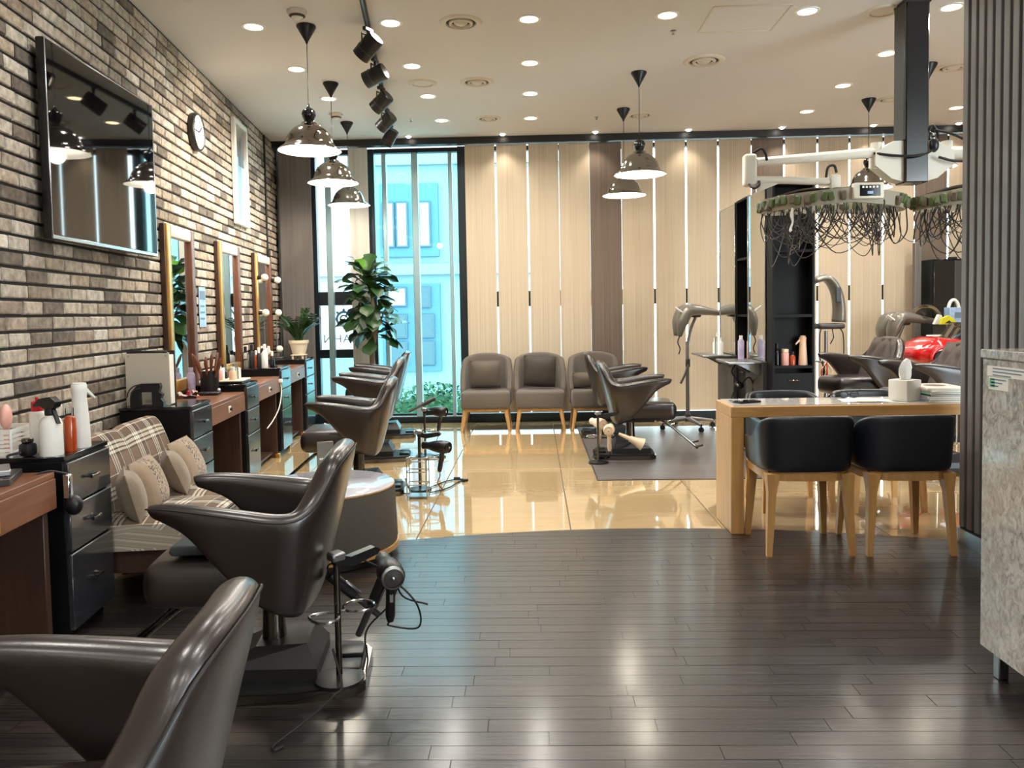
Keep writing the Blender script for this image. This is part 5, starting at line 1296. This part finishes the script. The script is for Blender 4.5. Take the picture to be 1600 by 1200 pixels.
# ---- oak console table
def table():
    x0, x1, y0, y1, h = 1.113, 2.70, 4.455, 4.83, .742
    t = thing('console_table', 'long narrow oak table on slab ends', 'table', (0, 0, 0))
    m = MB(); m.rbox(((x0 + x1) / 2, (y0 + y1) / 2, h - .033), (x1 - x0, y1 - y0, .062), .003, 1); m.build('top', L['oak'], t)
    m = MB(); m.bb(x0 + .02, x1 - .02, y0 + .02, y1 - .02, h - .002, h + .004); m.build('glass_sheet', mat('glossy_table_sheet', (214, 212, 206), .05, coat=.5), t, None)
    for x in (x0 + .036, x1 - .036): m = MB(); m.rbox((x, (y0 + y1) / 2, (h - .064 + .006) / 2), (.072, y1 - y0, h - .07), .003, 1); m.build('end_panel', L['oak_z'], t)
    return h + .004
TT = table()
def console_chair():
    t = thing('armchair', '', 'chair')
    H = [(.20, .220, .585, .20, .215, .44, .030), (.10, .228, .590, .10, .22, .44, .036), (.02, .232, .600, .02, .222, .44, .038), (-.05, .233, .640, -.05, .222, .44, .040), (-.12, .230, .700, -.12, .216, .44, .042), (-.19, .203, .728, -.18, .188, .44, .044), (-.228, .14, .735, -.212, .13, .44, .044), (-.238, 0, .737, -.222, 0, .44, .044)]
    rings, so_, si_ = ushell(H, 3, .9, (.1, 0))
    m = MB(); m.loft(rings); m.build('back_shell', L['navy'], t, 180, 1)
    m = MB(); m.rbox((.03, 0, .455), (.42, .41, .085), .03, 3); m.build('seat', L['navy'], t, 180)
    rim = [(.215, .20), (.215, -.20), (.16, -.225), (-.08, -.225), (-.17, -.195), (-.215, -.13), (-.225, 0), (-.215, .13), (-.17, .195), (-.08, .225), (.16, .225)]
    m = MB(); m.prism(rim, .395, .437); m.build('seat_frame', L['oak'], t, 30)
    for x, sx in ((-.175, -1), (.175, 1)):
        for sy in (-1, 1):
            m = MB(); rg = []
            for q, (z, a) in enumerate(((.43, .034), (.395, .030), (.33, .021), (.16, .018), (0, .0135))):
                f = (.43 - z) / .43; cx = x + sx * .03 * f; cy = sy * (.19 + .025 * f)
                rg.append([(cx + a * i, cy + a * j, z) for i, j in ((-1, -1), (1, -1), (1, 1), (-1, 1))])
            m.loft(rg); m.build('leg', L['oak_z'], t, 30)
    return t
cc = console_chair(); place(cc, (1.42, 4.255, .0065), PI / 2); tag(cc, 'navy leather armchair on oak legs, left one on the near side of the table', 'chair', 'navy armchairs at the oak table')
dup(cc, (1.932, 4.245, .0065), PI / 2, 'navy leather armchair on oak legs, right one on the near side of the table')
dup(cc, (1.66, 5.15, 0), -PI / 2, 'navy armchair on the far side of the table, only its back rim showing at left')
dup(cc, (2.22, 5.13, 0), -PI / 2, 'navy armchair on the far side of the table, behind the right chair')
# on the table
t = thing('tissue_box', 'pale grey tissue box with a tissue sticking up on the oak table', 'tissue box', (2.155, 4.60, TT), rad(28))
m = MB(); m.rbox((0, 0, .062), (.125, .125, .124), .006, 2); m.build('box', L['tissuebox'], t)
m = MB(); m.lathe([(.02, .1245), (.034, .1255), (.034, .1235)], 20); m.build('slot', L['grey_hood'], t)
rg = []
for z, w_, d_, ox in ((.122, .026, .02, 0), (.15, .040, .022, 0), (.19, .052, .016, .004), (.225, .036, .010, .010), (.245, .008, .004, .016)):
    rg.append([(ox + w_ * math.cos(a * PI / 6) * (1 + .15 * math.cos(a * 3)), d_ * math.sin(a * PI / 6) * (1 + .5 * math.cos(a * 2.5)), z) for a in range(12)])
m = MB(); m.loft(rg); m.build('tissue', L['tissue'], t, 60)
mags = [('mag_grey', .012, 0), ('white', .010, .06), ('mag_grey', .014, -.04), ('blackgloss', .008, .05), ('mag_green', .010, .03), ('paper', .012, .10), ('mag_pink', .014, -.03)]
z = TT
names = ['bottom grey magazine', 'thin white magazine second from the bottom', 'thick grey magazine, third from the bottom', 'thin black magazine', 'green magazine under the pale top ones', 'cream magazine second from the top', 'pale pink topmost magazine']
for k, (mt, h, r_) in enumerate(mags):
    t = thing('magazine', f'{names[k]} of the pile beside the tissue box', 'magazine', (2.345, 4.62, z), r_, 'pile of magazines')
    m = MB(); m.rbox((0, 0, h / 2), (.23, .29, h), .0015, 1); m.build('cover', L[mt], t)
    m = MB(); m.bb(-.113, .1165, -.1465, .1465, .0018, h - .0018); m.build('pages', L['paper'], t, None)
    if k == 6: m = MB(); m.lathe([(0, h + .0005), (.06, h + .0005)], 24, (.0, .02, 0)); m.build('cover_print', L['clipbrown'], t)
    z += h + .0004
t = thing('open_leaflet', 'white leaflet lying on the oak table left of the tissue box', 'leaflet', (1.94, 4.62, TT), rad(-6))
m = MB(); m.add([(-.14, -.08, .001), (0, -.09, .008), (.14, -.08, .001), (.14, .08, .001), (0, .09, .008), (-.14, .08, .001)], [(0, 1, 4, 5), (1, 2, 3, 4)]); m.build('page', L['paper'], t, 60)
m = MB(); m.rbox((-.02, -.085, .006), (.10, .03, .006), .001, 1); m.build('cream_slip', L['cream'], t)
t = thing('phone', 'black phone lying near the left end of the oak table', 'phone', (1.245, 4.60, TT), rad(-70))
m = MB(); m.rbox((0, 0, .006), (.07, .145, .012), .005, 2); m.build('body', L['black'], t); m = MB(); m.rbox((0, 0, .0122), (.064, .135, .001), .0004, 1); m.build('screen', L['screen'], t)
t = thing('coin_dish', 'small pale dish at the left corner of the oak table', 'dish', (1.175, 4.62, TT))
m = MB(); m.lathe([(0, 0), (.02, 0), (.034, .012), (.03, .012), (.018, .003), (0, .003)], 20); m.build('bowl', L['glass_clear'], t); m = MB(); m.lathe([(0, .004), (.016, .004), (.016, .007), (0, .007)], 16); m.build('coin', L['steel'], t)
t = thing('spectacles', 'black spectacles lying on the oak table', 'spectacles', (1.90, 4.765, TT), rad(8))
m = MB()
for sx in (-1, 1): m.tube([(sx * .034 + .026 * math.cos(a), 0, .022 + .019 * math.sin(a)) for a in [i * PI / 8 for i in range(17)]], .0028, 6)
m.tube([(-.008, 0, .026), (.008, 0, .026)], .0025, 6); m.build('frame', L['black'], t)
for sx in (-1, 1): m = MB(); m.tube([(sx * .06, 0, .024), (sx * .062, .08, .018), (sx * .06, .12, .003)], .0025, 6, 3); m.build('temple', L['black'], t)
t = thing('socket_strip', 'black power socket strip fixed inside the left end of the oak table', 'socket', (1.195, 4.60, .45))
m = MB(); m.rbox((0, 0, 0), (.018, .07, .22), .005, 1); m.build('body', L['black'], t)
for z in (-.06, 0, .06): m = MB(); m.cyl((.008, 0, z), (.012, 0, z), .02, seg=16); m.build('outlet', L['white'], t)

# ---- granite counter on the right
t = thing('granite_counter', 'grey granite reception counter at the right edge', 'counter', (0, 0, 0))
X, Yf, H = 1.555, 2.75, 1.145
m = MB(); m.rbox((X + .35, Yf - 1.0, (.10 + H - .032) / 2), (.70, 2.0, H - .032 - .10), .003, 1); m.build('front', L['granite'], t)
m = MB(); m.rbox((X + .35, Yf - 1.0, H - .016), (.712, 2.012, .032), .004, 1); m.build('top', L['granite'], t)
m = MB(); m.bb(X + .10, X + .66, Yf - 1.96, Yf - .12, .0065, .10); m.build('toe_kick', L['cabinet_black'], t, None)
for y in (Yf - .06, Yf - 1.9): m = MB(); m.rbox((X + .04, y, .0535), (.035, .035, .095), .003, 1); m.build('foot', L['steel'], t)
for y0, y1, z0, z1, mt, nm in ((.03, .30, 1.055, 1.09, 'paper', 'white_sticker'), (.04, .15, 1.01, 1.053, 'paper', 'small_sticker')):
    m = MB(); m.bb(X - .0015, X, Yf - y1, Yf - y0, z0, z1); s_ = m.build(nm, L[mt], t, None)
    for k in range(3):
        if z1 - k * .010 - .012 < z0: break
        m = MB(); m.bb(X - .0022, X - .0014, Yf - y0 - (y1 - y0) * (.9 - .2 * k), Yf - y0 - (y1 - y0) * .12, z1 - .010 - k * .011, z1 - .006 - k * .011); m.build('printed_line', L['signblue'], s_, None)
m = MB(); m.bb(X - .0022, X - .0014, Yf - .075, Yf - .045, 1.018, 1.048); m.build('green_mark', L['mag_green'], t, None)

# ---- hanging digital perm machine
def perm_machine():
    PX, PY = 2.565, 5.40
    t = thing('perm_machine', 'digital perm machine with white arms hanging from a black ceiling post', 'perm machine', (0, 0, 0))
    m = MB(); m.rbox((PX, PY, (2.12 + CH) / 2), (.148, .16, CH - 2.12), .006, 1); m.build('post', L['blackgloss'], t)
    m = MB(); m.rbox((PX - .002, PY + .004, (2.40 + CH) / 2), (.165, .150, CH - 2.40 - .002), .004, 1); m.build('post_sleeve', L['grey_dk'], t)
    m = MB(); m.rbox((PX, PY, CH - .012), (.175, .165, .022), .004, 1); m.build('ceiling_plate', L['black'], t)
    for sx in (-1, 1):
        m = MB(); m.prism([(PX + sx * .075, 2.13), (PX + sx * .075, 2.40), (PX + sx * .14, 2.40), (PX + sx * .26, 2.33), (PX + sx * .26, 2.24), (PX + sx * .15, 2.15)], PY - .05, PY + .06, 'xz'); m.build('bracket', L['ivory'], t, 30)
        m = MB(); m.cyl((PX + sx * .235, PY, 2.22), (PX + sx * .235, PY, 2.40), .035); m.build('pivot', L['ivory'], t)
    # left arm: out to the elbow and back to the ring
    m = MB(); m.tube([(PX - .235, PY, 2.335), (1.52, PY - .02, 2.285)], [.034, .030], 12); m.build('upper_arm', L['ivory'], t)
    m = MB(); m.rbox((1.475, PY - .02, 2.23), (.085, .09, .215), .02, 3); m.build('elbow', L['ivory'], t)
    m = MB(); m.tube([(1.51, PY - .02, 2.165), (1.72, PY - .02, 2.160), (2.02, PY - .0, 2.145)], [.028, .024], 12); m.build('lower_arm', L['ivory'], t)
    m = MB(); m.prism([(1.52, 2.08), (1.52, 2.15), (1.70, 2.15)], PY - .035, PY - .005, 'xz'); m.build('gusset', L['ivory'], t)
    m = MB(); m.rbox((2.05, PY, 2.135), (.07, .07, .11), .012, 2); m.build('hub', L['ivory'], t)
    # right arm
    m = MB(); m.tube([(PX + .235, PY, 2.32), (PX + .75, PY - .05, 2.30)], .045, 12); m.build('right_arm', L['ivory'], t)
    for P in ([(1.49, PY - .075, 2.34), (1.53, PY - .10, 2.36), (1.56, PY - .09, 2.33), (1.58, PY - .06, 2.29)], [(1.46, PY - .06, 2.13), (1.48, PY - .1, 2.10), (1.52, PY - .08, 2.12), (1.53, PY - .05, 2.15)], [(2.30, PY - .035, 2.325), (2.42, PY - .09, 2.295), (2.55, PY - .11, 2.29), (2.66, PY - .10, 2.33), (2.70, PY - .08, 2.42), (2.67, PY - .07, 2.49), (2.64, PY - .07, 2.45)], [(2.68, PY - .08, 2.46), (2.80, PY - .10, 2.42), (2.93, PY - .10, 2.34), (2.92, PY - .1, 2.26), (2.80, PY - .1, 2.25), (2.70, PY - .09, 2.28)], [(1.98, PY - .04, 2.17), (1.99, PY - .05, 2.235), (2.03, PY - .05, 2.245), (2.05, PY - .04, 2.20)]):
        m = MB(); m.tube(P, .009, 8, 6); m.build('cable', L['rubber'], t)
    m = MB(); m.sphere((2.67, PY - .09, 2.36), (.03, .03, .05)); m.build('cable_clamp', L['black'], t, 180)
    # hanging rings of perm rods: half-moon trays
    R = .47
    rng = random.Random(6)
    clipm = [MB().rbox((0, 0, 0), (.050, .040, .062), .008, 1).mesh('clip', L[k], 40) for k in ('darkgreen', 'clipbrown')]
    wires = []
    for q in range(6):
        h = .12 + .045 * q; sp = .06 + .045 * q
        wires.append(MB().tube([(0, 0, 0), (.015, sp * .15, -h * .45), (-.03, sp * .5, -h), (-.10, sp * .9, -h * .75), (-.16, sp, -.06), (-.17, sp, 0)], .0036, 5, 5).mesh('wire', L['wire'], 180))
    def ring(cx, cy, lab):
        r = thing('perm_rod_ring', lab, 'perm ring', (cx, cy, 2.0), 0, 'hanging perm rod rings')
        n = 44
        def rz_(a): return 2 * (.5 - abs(((a / (2 * PI)) % 1) - .5))
        V = []
        rings = []
        for i in range(n):
            a = 2 * PI * i / n; zz = .055 * (.4 - .6 * abs(math.cos(a)))
            ca, sa = math.cos(a), math.sin(a)
            rings.append([(ca * (R + dx), sa * (R * .62 + dx), zz + dz) for dx, dz in ((-.020, -.05), (.002, -.05), (.016, .04), (-.012, .04))])
        m = MB(); Vv = [p for g_ in rings for p in g_]; F = []
        for i in range(n):
            for j in range(4): F.append((i * 4 + j, i * 4 + (j + 1) % 4, ((i + 1) % n) * 4 + (j + 1) % 4, ((i + 1) % n) * 4 + j))
        m.add(Vv, F); m.build('hoop', L['hoop'], r, 40)
        m = MB(); m.tube([(-R * .9, 0, .03), (-.2, 0, .09), (0, 0, .095), (.2, 0, .09), (R * .9, 0, .03)], .013, 8, 5); m.tube([(0, -R * .55, .06), (0, 0, .09), (0, R * .55, .06)], .012, 8, 5); m.build('crossbars', L['chrome_dk'], r)
        q = MB(); q.rbox((.11, -R * .62 - .015, .035), (.19, .05, .10), .008, 2); pn = q.build('control_panel', L['ivory'], r)
        q = MB(); q.rbox((.115, -R * .62 - .041, .035), (.13, .004, .07), .002, 1); q.build('display', L['blackgloss'], pn)
        for k in range(5): q = MB(); q.rbox((.07 + .022 * k, -R * .62 - .0445, .056), (.013, .003, .013), .001, 1); q.build('button', L['white'], pn)
        q = MB(); q.rbox((.115, -R * .62 - .0445, .022), (.035, .003, .018), .001, 1); q.build('keypad', L['bluepaper'], pn)
        for i in range(56):
            a = 2 * PI * i / 56 + rng.uniform(-.03, .03); zz = .055 * (.4 - .6 * abs(math.cos(a)))
            if abs(a - 1.75 * PI + .25) < .22 or (-.05 < math.cos(a) < .42 and math.sin(a) < 0): 
                pass
            else: inst('clip', clipm[i % 2 if i % 3 else 0], r, (math.cos(a) * (R + .004), math.sin(a) * (R * .62 + .004), zz + rng.uniform(-.015, .01)), (rng.uniform(-.3, .3), rng.uniform(-.3, .3), a))
        for i in range(66):
            a = 2 * PI * i / 66 + rng.uniform(-.05, .05); zz = .055 * (.4 - .6 * abs(math.cos(a))) - .035; rr = rng.uniform(.60, .99)
            inst('wire', wires[rng.randrange(6)], r, (math.cos(a) * R * rr, math.sin(a) * R * .62 * rr, zz), (0, 0, a + rng.uniform(-.5, .5)), (1, rng.choice((-1, 1)) * rng.uniform(.8, 1.6), rng.uniform(.6, 1.1)))
        return r
    r1 = ring(2.035, PY, 'oval ring of perm rods and dangling wires with control panel, left of the post')
    q = MB(); q.tube([(-.33, -.2, -.03), (-.335, -.2, -.10), (-.33, -.2, -.14), (-.345, -.2, -.19), (-.34, -.2, -.20)], [.006, .012, .006, .008, .012], 8, 4); q.build('ribbon', L['white'], r1)
    q = MB(); q.tube([(.21, -.25, -.03), (.215, -.25, -.15), (.21, -.25, -.22)], .004, 6, 4); q.sphere((.21, -.25, -.235), (.012, .012, .025)); q.build('pull_weight', L['black'], r1)
    ring(3.06, PY - .02, 'oval ring of perm rods and wires partly behind the slatted partition')
perm_machine()

# ---- hair processors on stands
def stand_base(t, x, y, h, mt='steel'):
    m = MB(); m.cyl((x, y, .10), (x, y, h), .022, .018); m.build('pole', L[mt], t)
    m = MB(); m.cyl((x, y, .08), (x, y, .16), .04, .03); m.build('pole_foot', L['grey_dk'], t)
    for k in range(4):
        a = PI / 4 + k * PI / 2 - .5
        p = Vector((x + math.cos(a) * .30, y + math.sin(a) * .30, .075)); m = MB(); m.tube([(x, y, .115), p], [.026, .016], 10); lg = m.build('base_leg', L['steel'], t)
        q = MB(); q.cyl((p.x, p.y - .012, .028), (p.x, p.y + .012, .028), .028, seg=14); q.cyl((p.x, p.y, .03), (p.x, p.y, .075), .008); q.build('caster', L['rubber'], lg)
def wing(t, x, y, z, visor=False):
    for k, (dy, s) in enumerate(((-.12, 1), (.14, .92))):
        P = [(x + .30 * s, y + dy, z + .02), (x + .14, y + dy, z + .045), (x - .02, y + dy, z + .07), (x - .13, y + dy, z + .06), (x - .19, y + dy, z - .06), (x - .215, y + dy * .9, z - .21)]
        W_ = [.028, .048, .075, .095, .085, .03]; C = catmull(P, 5); rg = []
        for i, c in enumerate(C):
            f = i / (len(C) - 1) * 5; a = min(int(f), 4); w_ = W_[a] + (W_[a + 1] - W_[a]) * (f - a)
            tg = (C[min(i + 1, len(C) - 1)] - C[max(i - 1, 0)]).normalized(); up = Vector((0, 1, 0)).cross(tg).normalized()
            rg.append([c + Vector((0, 1, 0)) * math.cos(b * PI / 6) * w_ * 1.1 + up * math.sin(b * PI / 6) * w_ * .75 for b in range(12)])
        m = MB(); m.loft(rg); m.build('heater_wing', L['grey_hood'], t, 180)
    m = MB(); m.tube([(x - .22, y - .16, z + .05), (x - .27, y - .17, z + .10), (x - .16, y - .18, z + .02), (x - .14, y - .17, z - .0)], .010, 8, 4); m.build('handle', L['white'], t)
    m = MB(); m.rbox((x - .02, y + .02, z + .02), (.10, .16, .06), .02, 2); m.build('hub', L['grey_dk'], t)
    m = MB(); m.tube([(x - .02, y, z), (x - .08, y, z - .15), (x - .12, y, z - .34)], .016, 8, 5); m.build('neck', L['steel'], t)
    m = MB(); m.tube([(x - .21, y - .1, z - .2), (x - .235, y - .1, z - .27), (x - .21, y - .1, z - .34), (x - .225, y - .1, z - .40)], .006, 6, 4); m.build('cord', L['rubber'], t)
t = thing('hair_processor', 'wing-shaped grey hair processor on a wheeled pole behind the leather chairs', 'hair processor', (0, 0, 0))
stand_base(t, 1.66, 8.52, .95); wing(t, 1.77, 8.50, 1.22)
m = MB(); m.rbox((1.66, 8.50, .72), (.045, .045, .09), .008, 1); m.tube([(1.66, 8.47, .70), (1.62, 8.45, .60), (1.57, 8.44, .50)], .012, 8, 4); m.build('height_clamp', L['grey_dk'], t)
t = thing('hair_processor', 'arched grey hood processor standing right of the black cabinet', 'hair processor', (0, 0, 0))
stand_base(t, 3.03, 8.2, 1.05)
P = [(2.90, 8.2, 1.57), (3.0, 8.2, 1.60), (3.08, 8.2, 1.56), (3.14, 8.2, 1.44), (3.165, 8.2, 1.28), (3.16, 8.2, 1.14)]; C = catmull(P, 5); rg = []
for i, c in enumerate(C):
    tg = (C[min(i + 1, len(C) - 1)] - C[max(i - 1, 0)]).normalized(); up = Vector((0, 1, 0)).cross(tg).normalized(); w_ = .035 + .03 * i / len(C)
    rg.append([c + Vector((0, 1, 0)) * math.cos(b * PI / 6) * .11 + up * math.sin(b * PI / 6) * w_ for b in range(12)])
m = MB(); m.loft(rg); m.build('arch', L['grey_hood'], t, 180)
m = MB(); m.rbox((3.115, 8.088, 1.42), (.055, .012, .15), .005, 1, Matrix.Identity(4)); m.build('control_strip', L['black'], t)
m = MB(); m.rbox((3.05, 8.2, 1.10), (.27, .26, .06), .025, 3); m.build('collar', L['grey_dk'], t, 60)
for dx, l in ((-.09, .32), (.10, .34), (.02, .10)): m = MB(); m.tube([(3.03 + dx, 8.08, 1.08), (3.03 + dx * 1.25, 8.06, 1.0), (3.03 + dx * 1.2, 8.06, 1.08 - l), (3.03 + dx * .5, 8.1, 1.02 - l)], .006, 6, 5); m.build('cord', L['rubber'], t)
m = MB(); m.rbox((3.03, 8.12, .74), (.26, .20, .02), .006, 1); m.build('tray', L['steel'], t)
rng = random.Random(9)
for k in range(9): m = MB(); m.tube([(2.96 + rng.uniform(-.04, .04), 8.03, .75), (2.97 + rng.uniform(-.06, .06), 8.0, .64), (2.96 + rng.uniform(-.06, .06), 8.0, .52)], .009, 6, 3); m.build('hanging_roller', L[('roseg', 'redcap', 'black')[k % 3]], t)
t = thing('hair_processor', 'wing-shaped processor with a clear dome, behind the red toy car', 'hair processor', (0, 0, 0))
stand_base(t, 3.92, 8.5, .86); wing(t, 3.98, 8.48, 1.10)
m = MB(); m.loft([[(4.16 + .16 * math.cos(a * PI / 10) * math.cos(e), 8.42 + .14 * math.sin(a * PI / 10) * math.cos(e), 1.16 + .15 * math.sin(e)) for a in range(20)] for e in (0, .35, .7, 1.05, 1.4, 1.55)], cap=False); m.build('clear_dome', L['tint'], t, 180)
n = 20; m = MB(); m.tube([(4.44 + .055 * math.cos(a * 2 * PI / n), 8.40, 1.24 + .11 * math.sin(a * 2 * PI / n)) for a in range(n + 1)], .018, 8); t2 = m.build('white_ring', L['white'], t, 180)

# ---- black wardrobe against the back blinds
t = thing('black_wardrobe', 'black two-door wardrobe standing against the back blinds', 'wardrobe', (0, 0, 0))
m = MB(); m.bb(4.38, 5.05, 8.72, 9.03, 0, 1.80); m.build('body', L['cabinet_black'], t, None)
for x0, x1, mt in ((4.385, 4.605, 'blackgloss'), (4.61, 5.045, 'grey_dk')): 
    m = MB(); m.rbox(((x0 + x1) / 2, 8.71, .92), (x1 - x0, .02, 1.72), .003, 1); d = m.build('door', L[mt], t)
    m = MB(); m.rbox((x1 - .03 if mt == 'blackgloss' else x0 + .03, 8.695, 1.0), (.012, .012, .14), .003, 1); m.build('handle', L['steel'], d)
m = MB(); m.rbox((4.66, 8.85, 1.815), (.08, .06, .03), .005, 1); m.build('top_clip', L['black'], t)
t = thing('grey_post', 'narrow grey post left of the black wardrobe', 'post', (4.31, 8.93, 0))
m = MB(); 
m.rbox((0, 0, 1.0), (.07, .07, 2.0), .005, 1); m.build('shaft', L['slat'], t); m = MB(); m.rbox((0, 0, .01), (.11, .12, .02), .004, 1); m.build('foot', L['slat'], t)

# ---- children's red car seat
def car():
    t = thing('toy_car_seat', "children's red car seat behind the buttoned leather chairs", 'toy car', (4.05, 7.62, .05), PI)
    # body lofted along x (nose at +x after the half turn)
    st = [(-.55, .20, .74, .86), (-.48, .26, .70, .93), (-.30, .28, .68, .98), (-.10, .27, .68, .95), (.10, .27, .68, .93), (.26, .29, .68, .95), (.38, .27, .69, .90), (.47, .22, .72, .84), (.50, .15, .75, .80)]
    st = cat_n(st, 3); rg = []
    for x, w_, z0, z1 in st:
        zc, hh = (z0 + z1) / 2, (z1 - z0) / 2
        rg.append([(x, w_ * (abs(math.cos(a)) ** .6) * (1 if math.cos(a) >= 0 else -1), zc + hh * (abs(math.sin(a)) ** .7) * (1 if math.sin(a) >= 0 else -1)) for a in [b * PI / 10 for b in range(20)]])
    m = MB(); m.loft(rg); m.build('car_body', L['red'], t, 180)
    for x in (.26, -.32):
        for sy in (-1, 1):
            m = MB(); m.cyl((x, sy * .25, .735), (x, sy * .305, .735), .095, seg=24); wh = m.build('wheel', L['rubber'], t, 30)
            m = MB(); m.cyl((x, sy * .305, .735), (x, sy * .312, .735), .055, seg=20); m.build('hub_cap', L['steel'], wh, 30)
            m = MB(); m.tube([(x + .115 * math.cos(a), sy * .285, .735 + .125 * math.sin(a)) for a in [PI * i / 10 for i in range(11)]], .02, 8); m.build('fender', L['red'], t, 180)
    for sy in (-1, 1): m = MB(); m.sphere((.42, sy * .17, .84), (.05, .04, .035)); m.build('headlight', L['white'], t, 180)
    m = MB(); m.prism([(.02, .93), (.06, .93), (-.04, 1.08), (-.07, 1.07)], -.19, .19, 'xz'); m.build('windscreen', L['tint'], t)
    m = MB(); n = 16; m.tube([(-.12 + .03 * math.sin(a * 2 * PI / n), .09 * math.cos(a * 2 * PI / n), 1.0 + .08 * math.sin(a * 2 * PI / n)) for a in range(n + 1)], .011, 8); m.cyl((-.02, 0, .93), (-.12, 0, 1.0), .012); m.build('steering_wheel', L['black'], t)
    m = MB(); m.rbox((-.36, 0, .99), (.12, .30, .18), .04, 3); m.build('seat_back', L['black'], t, 60)
    m = MB(); m.prism([(-.52, .92), (-.47, .92), (-.54, 1.03), (-.58, 1.03)], -.22, .22, 'xz'); m.build('spoiler', L['red'], t)
    m = MB(); m.rbox((.1, -.2, .945), (.16, .02, .02), .004, 1); m.build('white_stripe', L['white'], t)
    m = MB(); m.cyl((0, 0, -.02), (0, 0, .70), .05, .045, 20); m.build('column', L['chrome_dk'], t); m = MB(); m.lathe([(0, -.05), (.26, -.05), (.26, -.038), (.06, -.015), (0, -.015)], 28); m.build('base', L['chrome'], t)
car()
t = thing('service_trolley', 'dark grey trolley behind the red toy car', 'trolley', (4.34, 8.22, 0), rad(8))
m = MB(); m.rbox((0, 0, .58), (.30, .22, 1.04), .004, 1); m.build('body', L['grey_dk'], t)
for sx in (-1, 1):
    for sy in (-1, 1): m = MB(); m.cyl((sx * .12, sy * .08 - .01, .03), (sx * .12, sy * .08 + .01, .03), .03); m.cyl((sx * .12, sy * .08, .03), (sx * .12, sy * .08, .07), .008); m.build('caster', L['rubber'], t)
t = thing('paper_bag', 'pale blue paper bag on the trolley behind the red toy car', 'bag', (4.38, 8.24, 1.101), rad(8))
m = MB(); m.rbox((0, 0, .085), (.20, .10, .17), .004, 1); m.build('bag_body', L['bluepaper'], t); m = MB(); m.bb(-.05, .05, -.0525, -.0495, .06, .12); m.build('print', L['signblue'], t, None)
t = thing('snack_pack', 'yellow and black packet leaning before the pale blue bag', 'packet', (4.24, 8.14, 1.101), rad(8))
m = MB(); m.prism([(-.09, 0), (.03, 0), (.08, .03), (.0, .09), (-.07, .06)], -.03, .01, 'xz'); m.build('pack', L['yellow'], t); m = MB(); m.prism([(-.05, .01), (.03, .01), (.0, .04)], -.034, -.0305, 'xz'); m.build('print', L['black'], t)
t = thing('snack_pack', 'white packet left of the yellow packet on the trolley', 'packet', (4.19, 8.24, 1.101), rad(8))
m = MB(); m.prism([(-.05, 0), (.06, 0), (.03, .09), (.0, .10)], -.03, .01, 'xz'); m.build('pack', L['white'], t); m = MB(); m.prism([(-.01, .02), (.03, .02), (.01, .05)], -.034, -.0305, 'xz'); m.build('print', L['bluepaper'], t)
# lamp-like curled cable by the nearer station mirror
t = thing('black_clip_tool', 'black tool with curled cord hanging at the station mirror shelf', 'tool', (1.80, 6.93, .62))
m = MB(); m.sphere((0, 0, 0), (.045, .05, .035)); m.build('head', L['black'], t, 180); m = MB(); m.tube([(0, 0, .03), (-.06, 0, .12), (-.02, 0, .205)], .008, 8, 4); m.build('hook', L['black'], t)
m = MB(); m.tube([(.03, 0, .02), (.09, 0, .07), (.13, 0, .0), (.11, 0, -.1)], .006, 6, 5); m.tube([(-.03, 0, -.02), (-.06, 0, -.12), (-.02, 0, -.25), (.02, 0, -.2), (.0, 0, -.05)], .006, 6, 5); m.build('cord', L['rubber'], t)
m = MB(); m.lathe([(0, 0), (.035, -.004), (.014, -.05), (0, -.05)], 14, (.12, 0, -.08)); m.build('plug', L['black'], t)
m = MB(); m.sphere((-.02, -.045, .01), .016); m.build('chrome_cap', L['chrome'], t, 180)
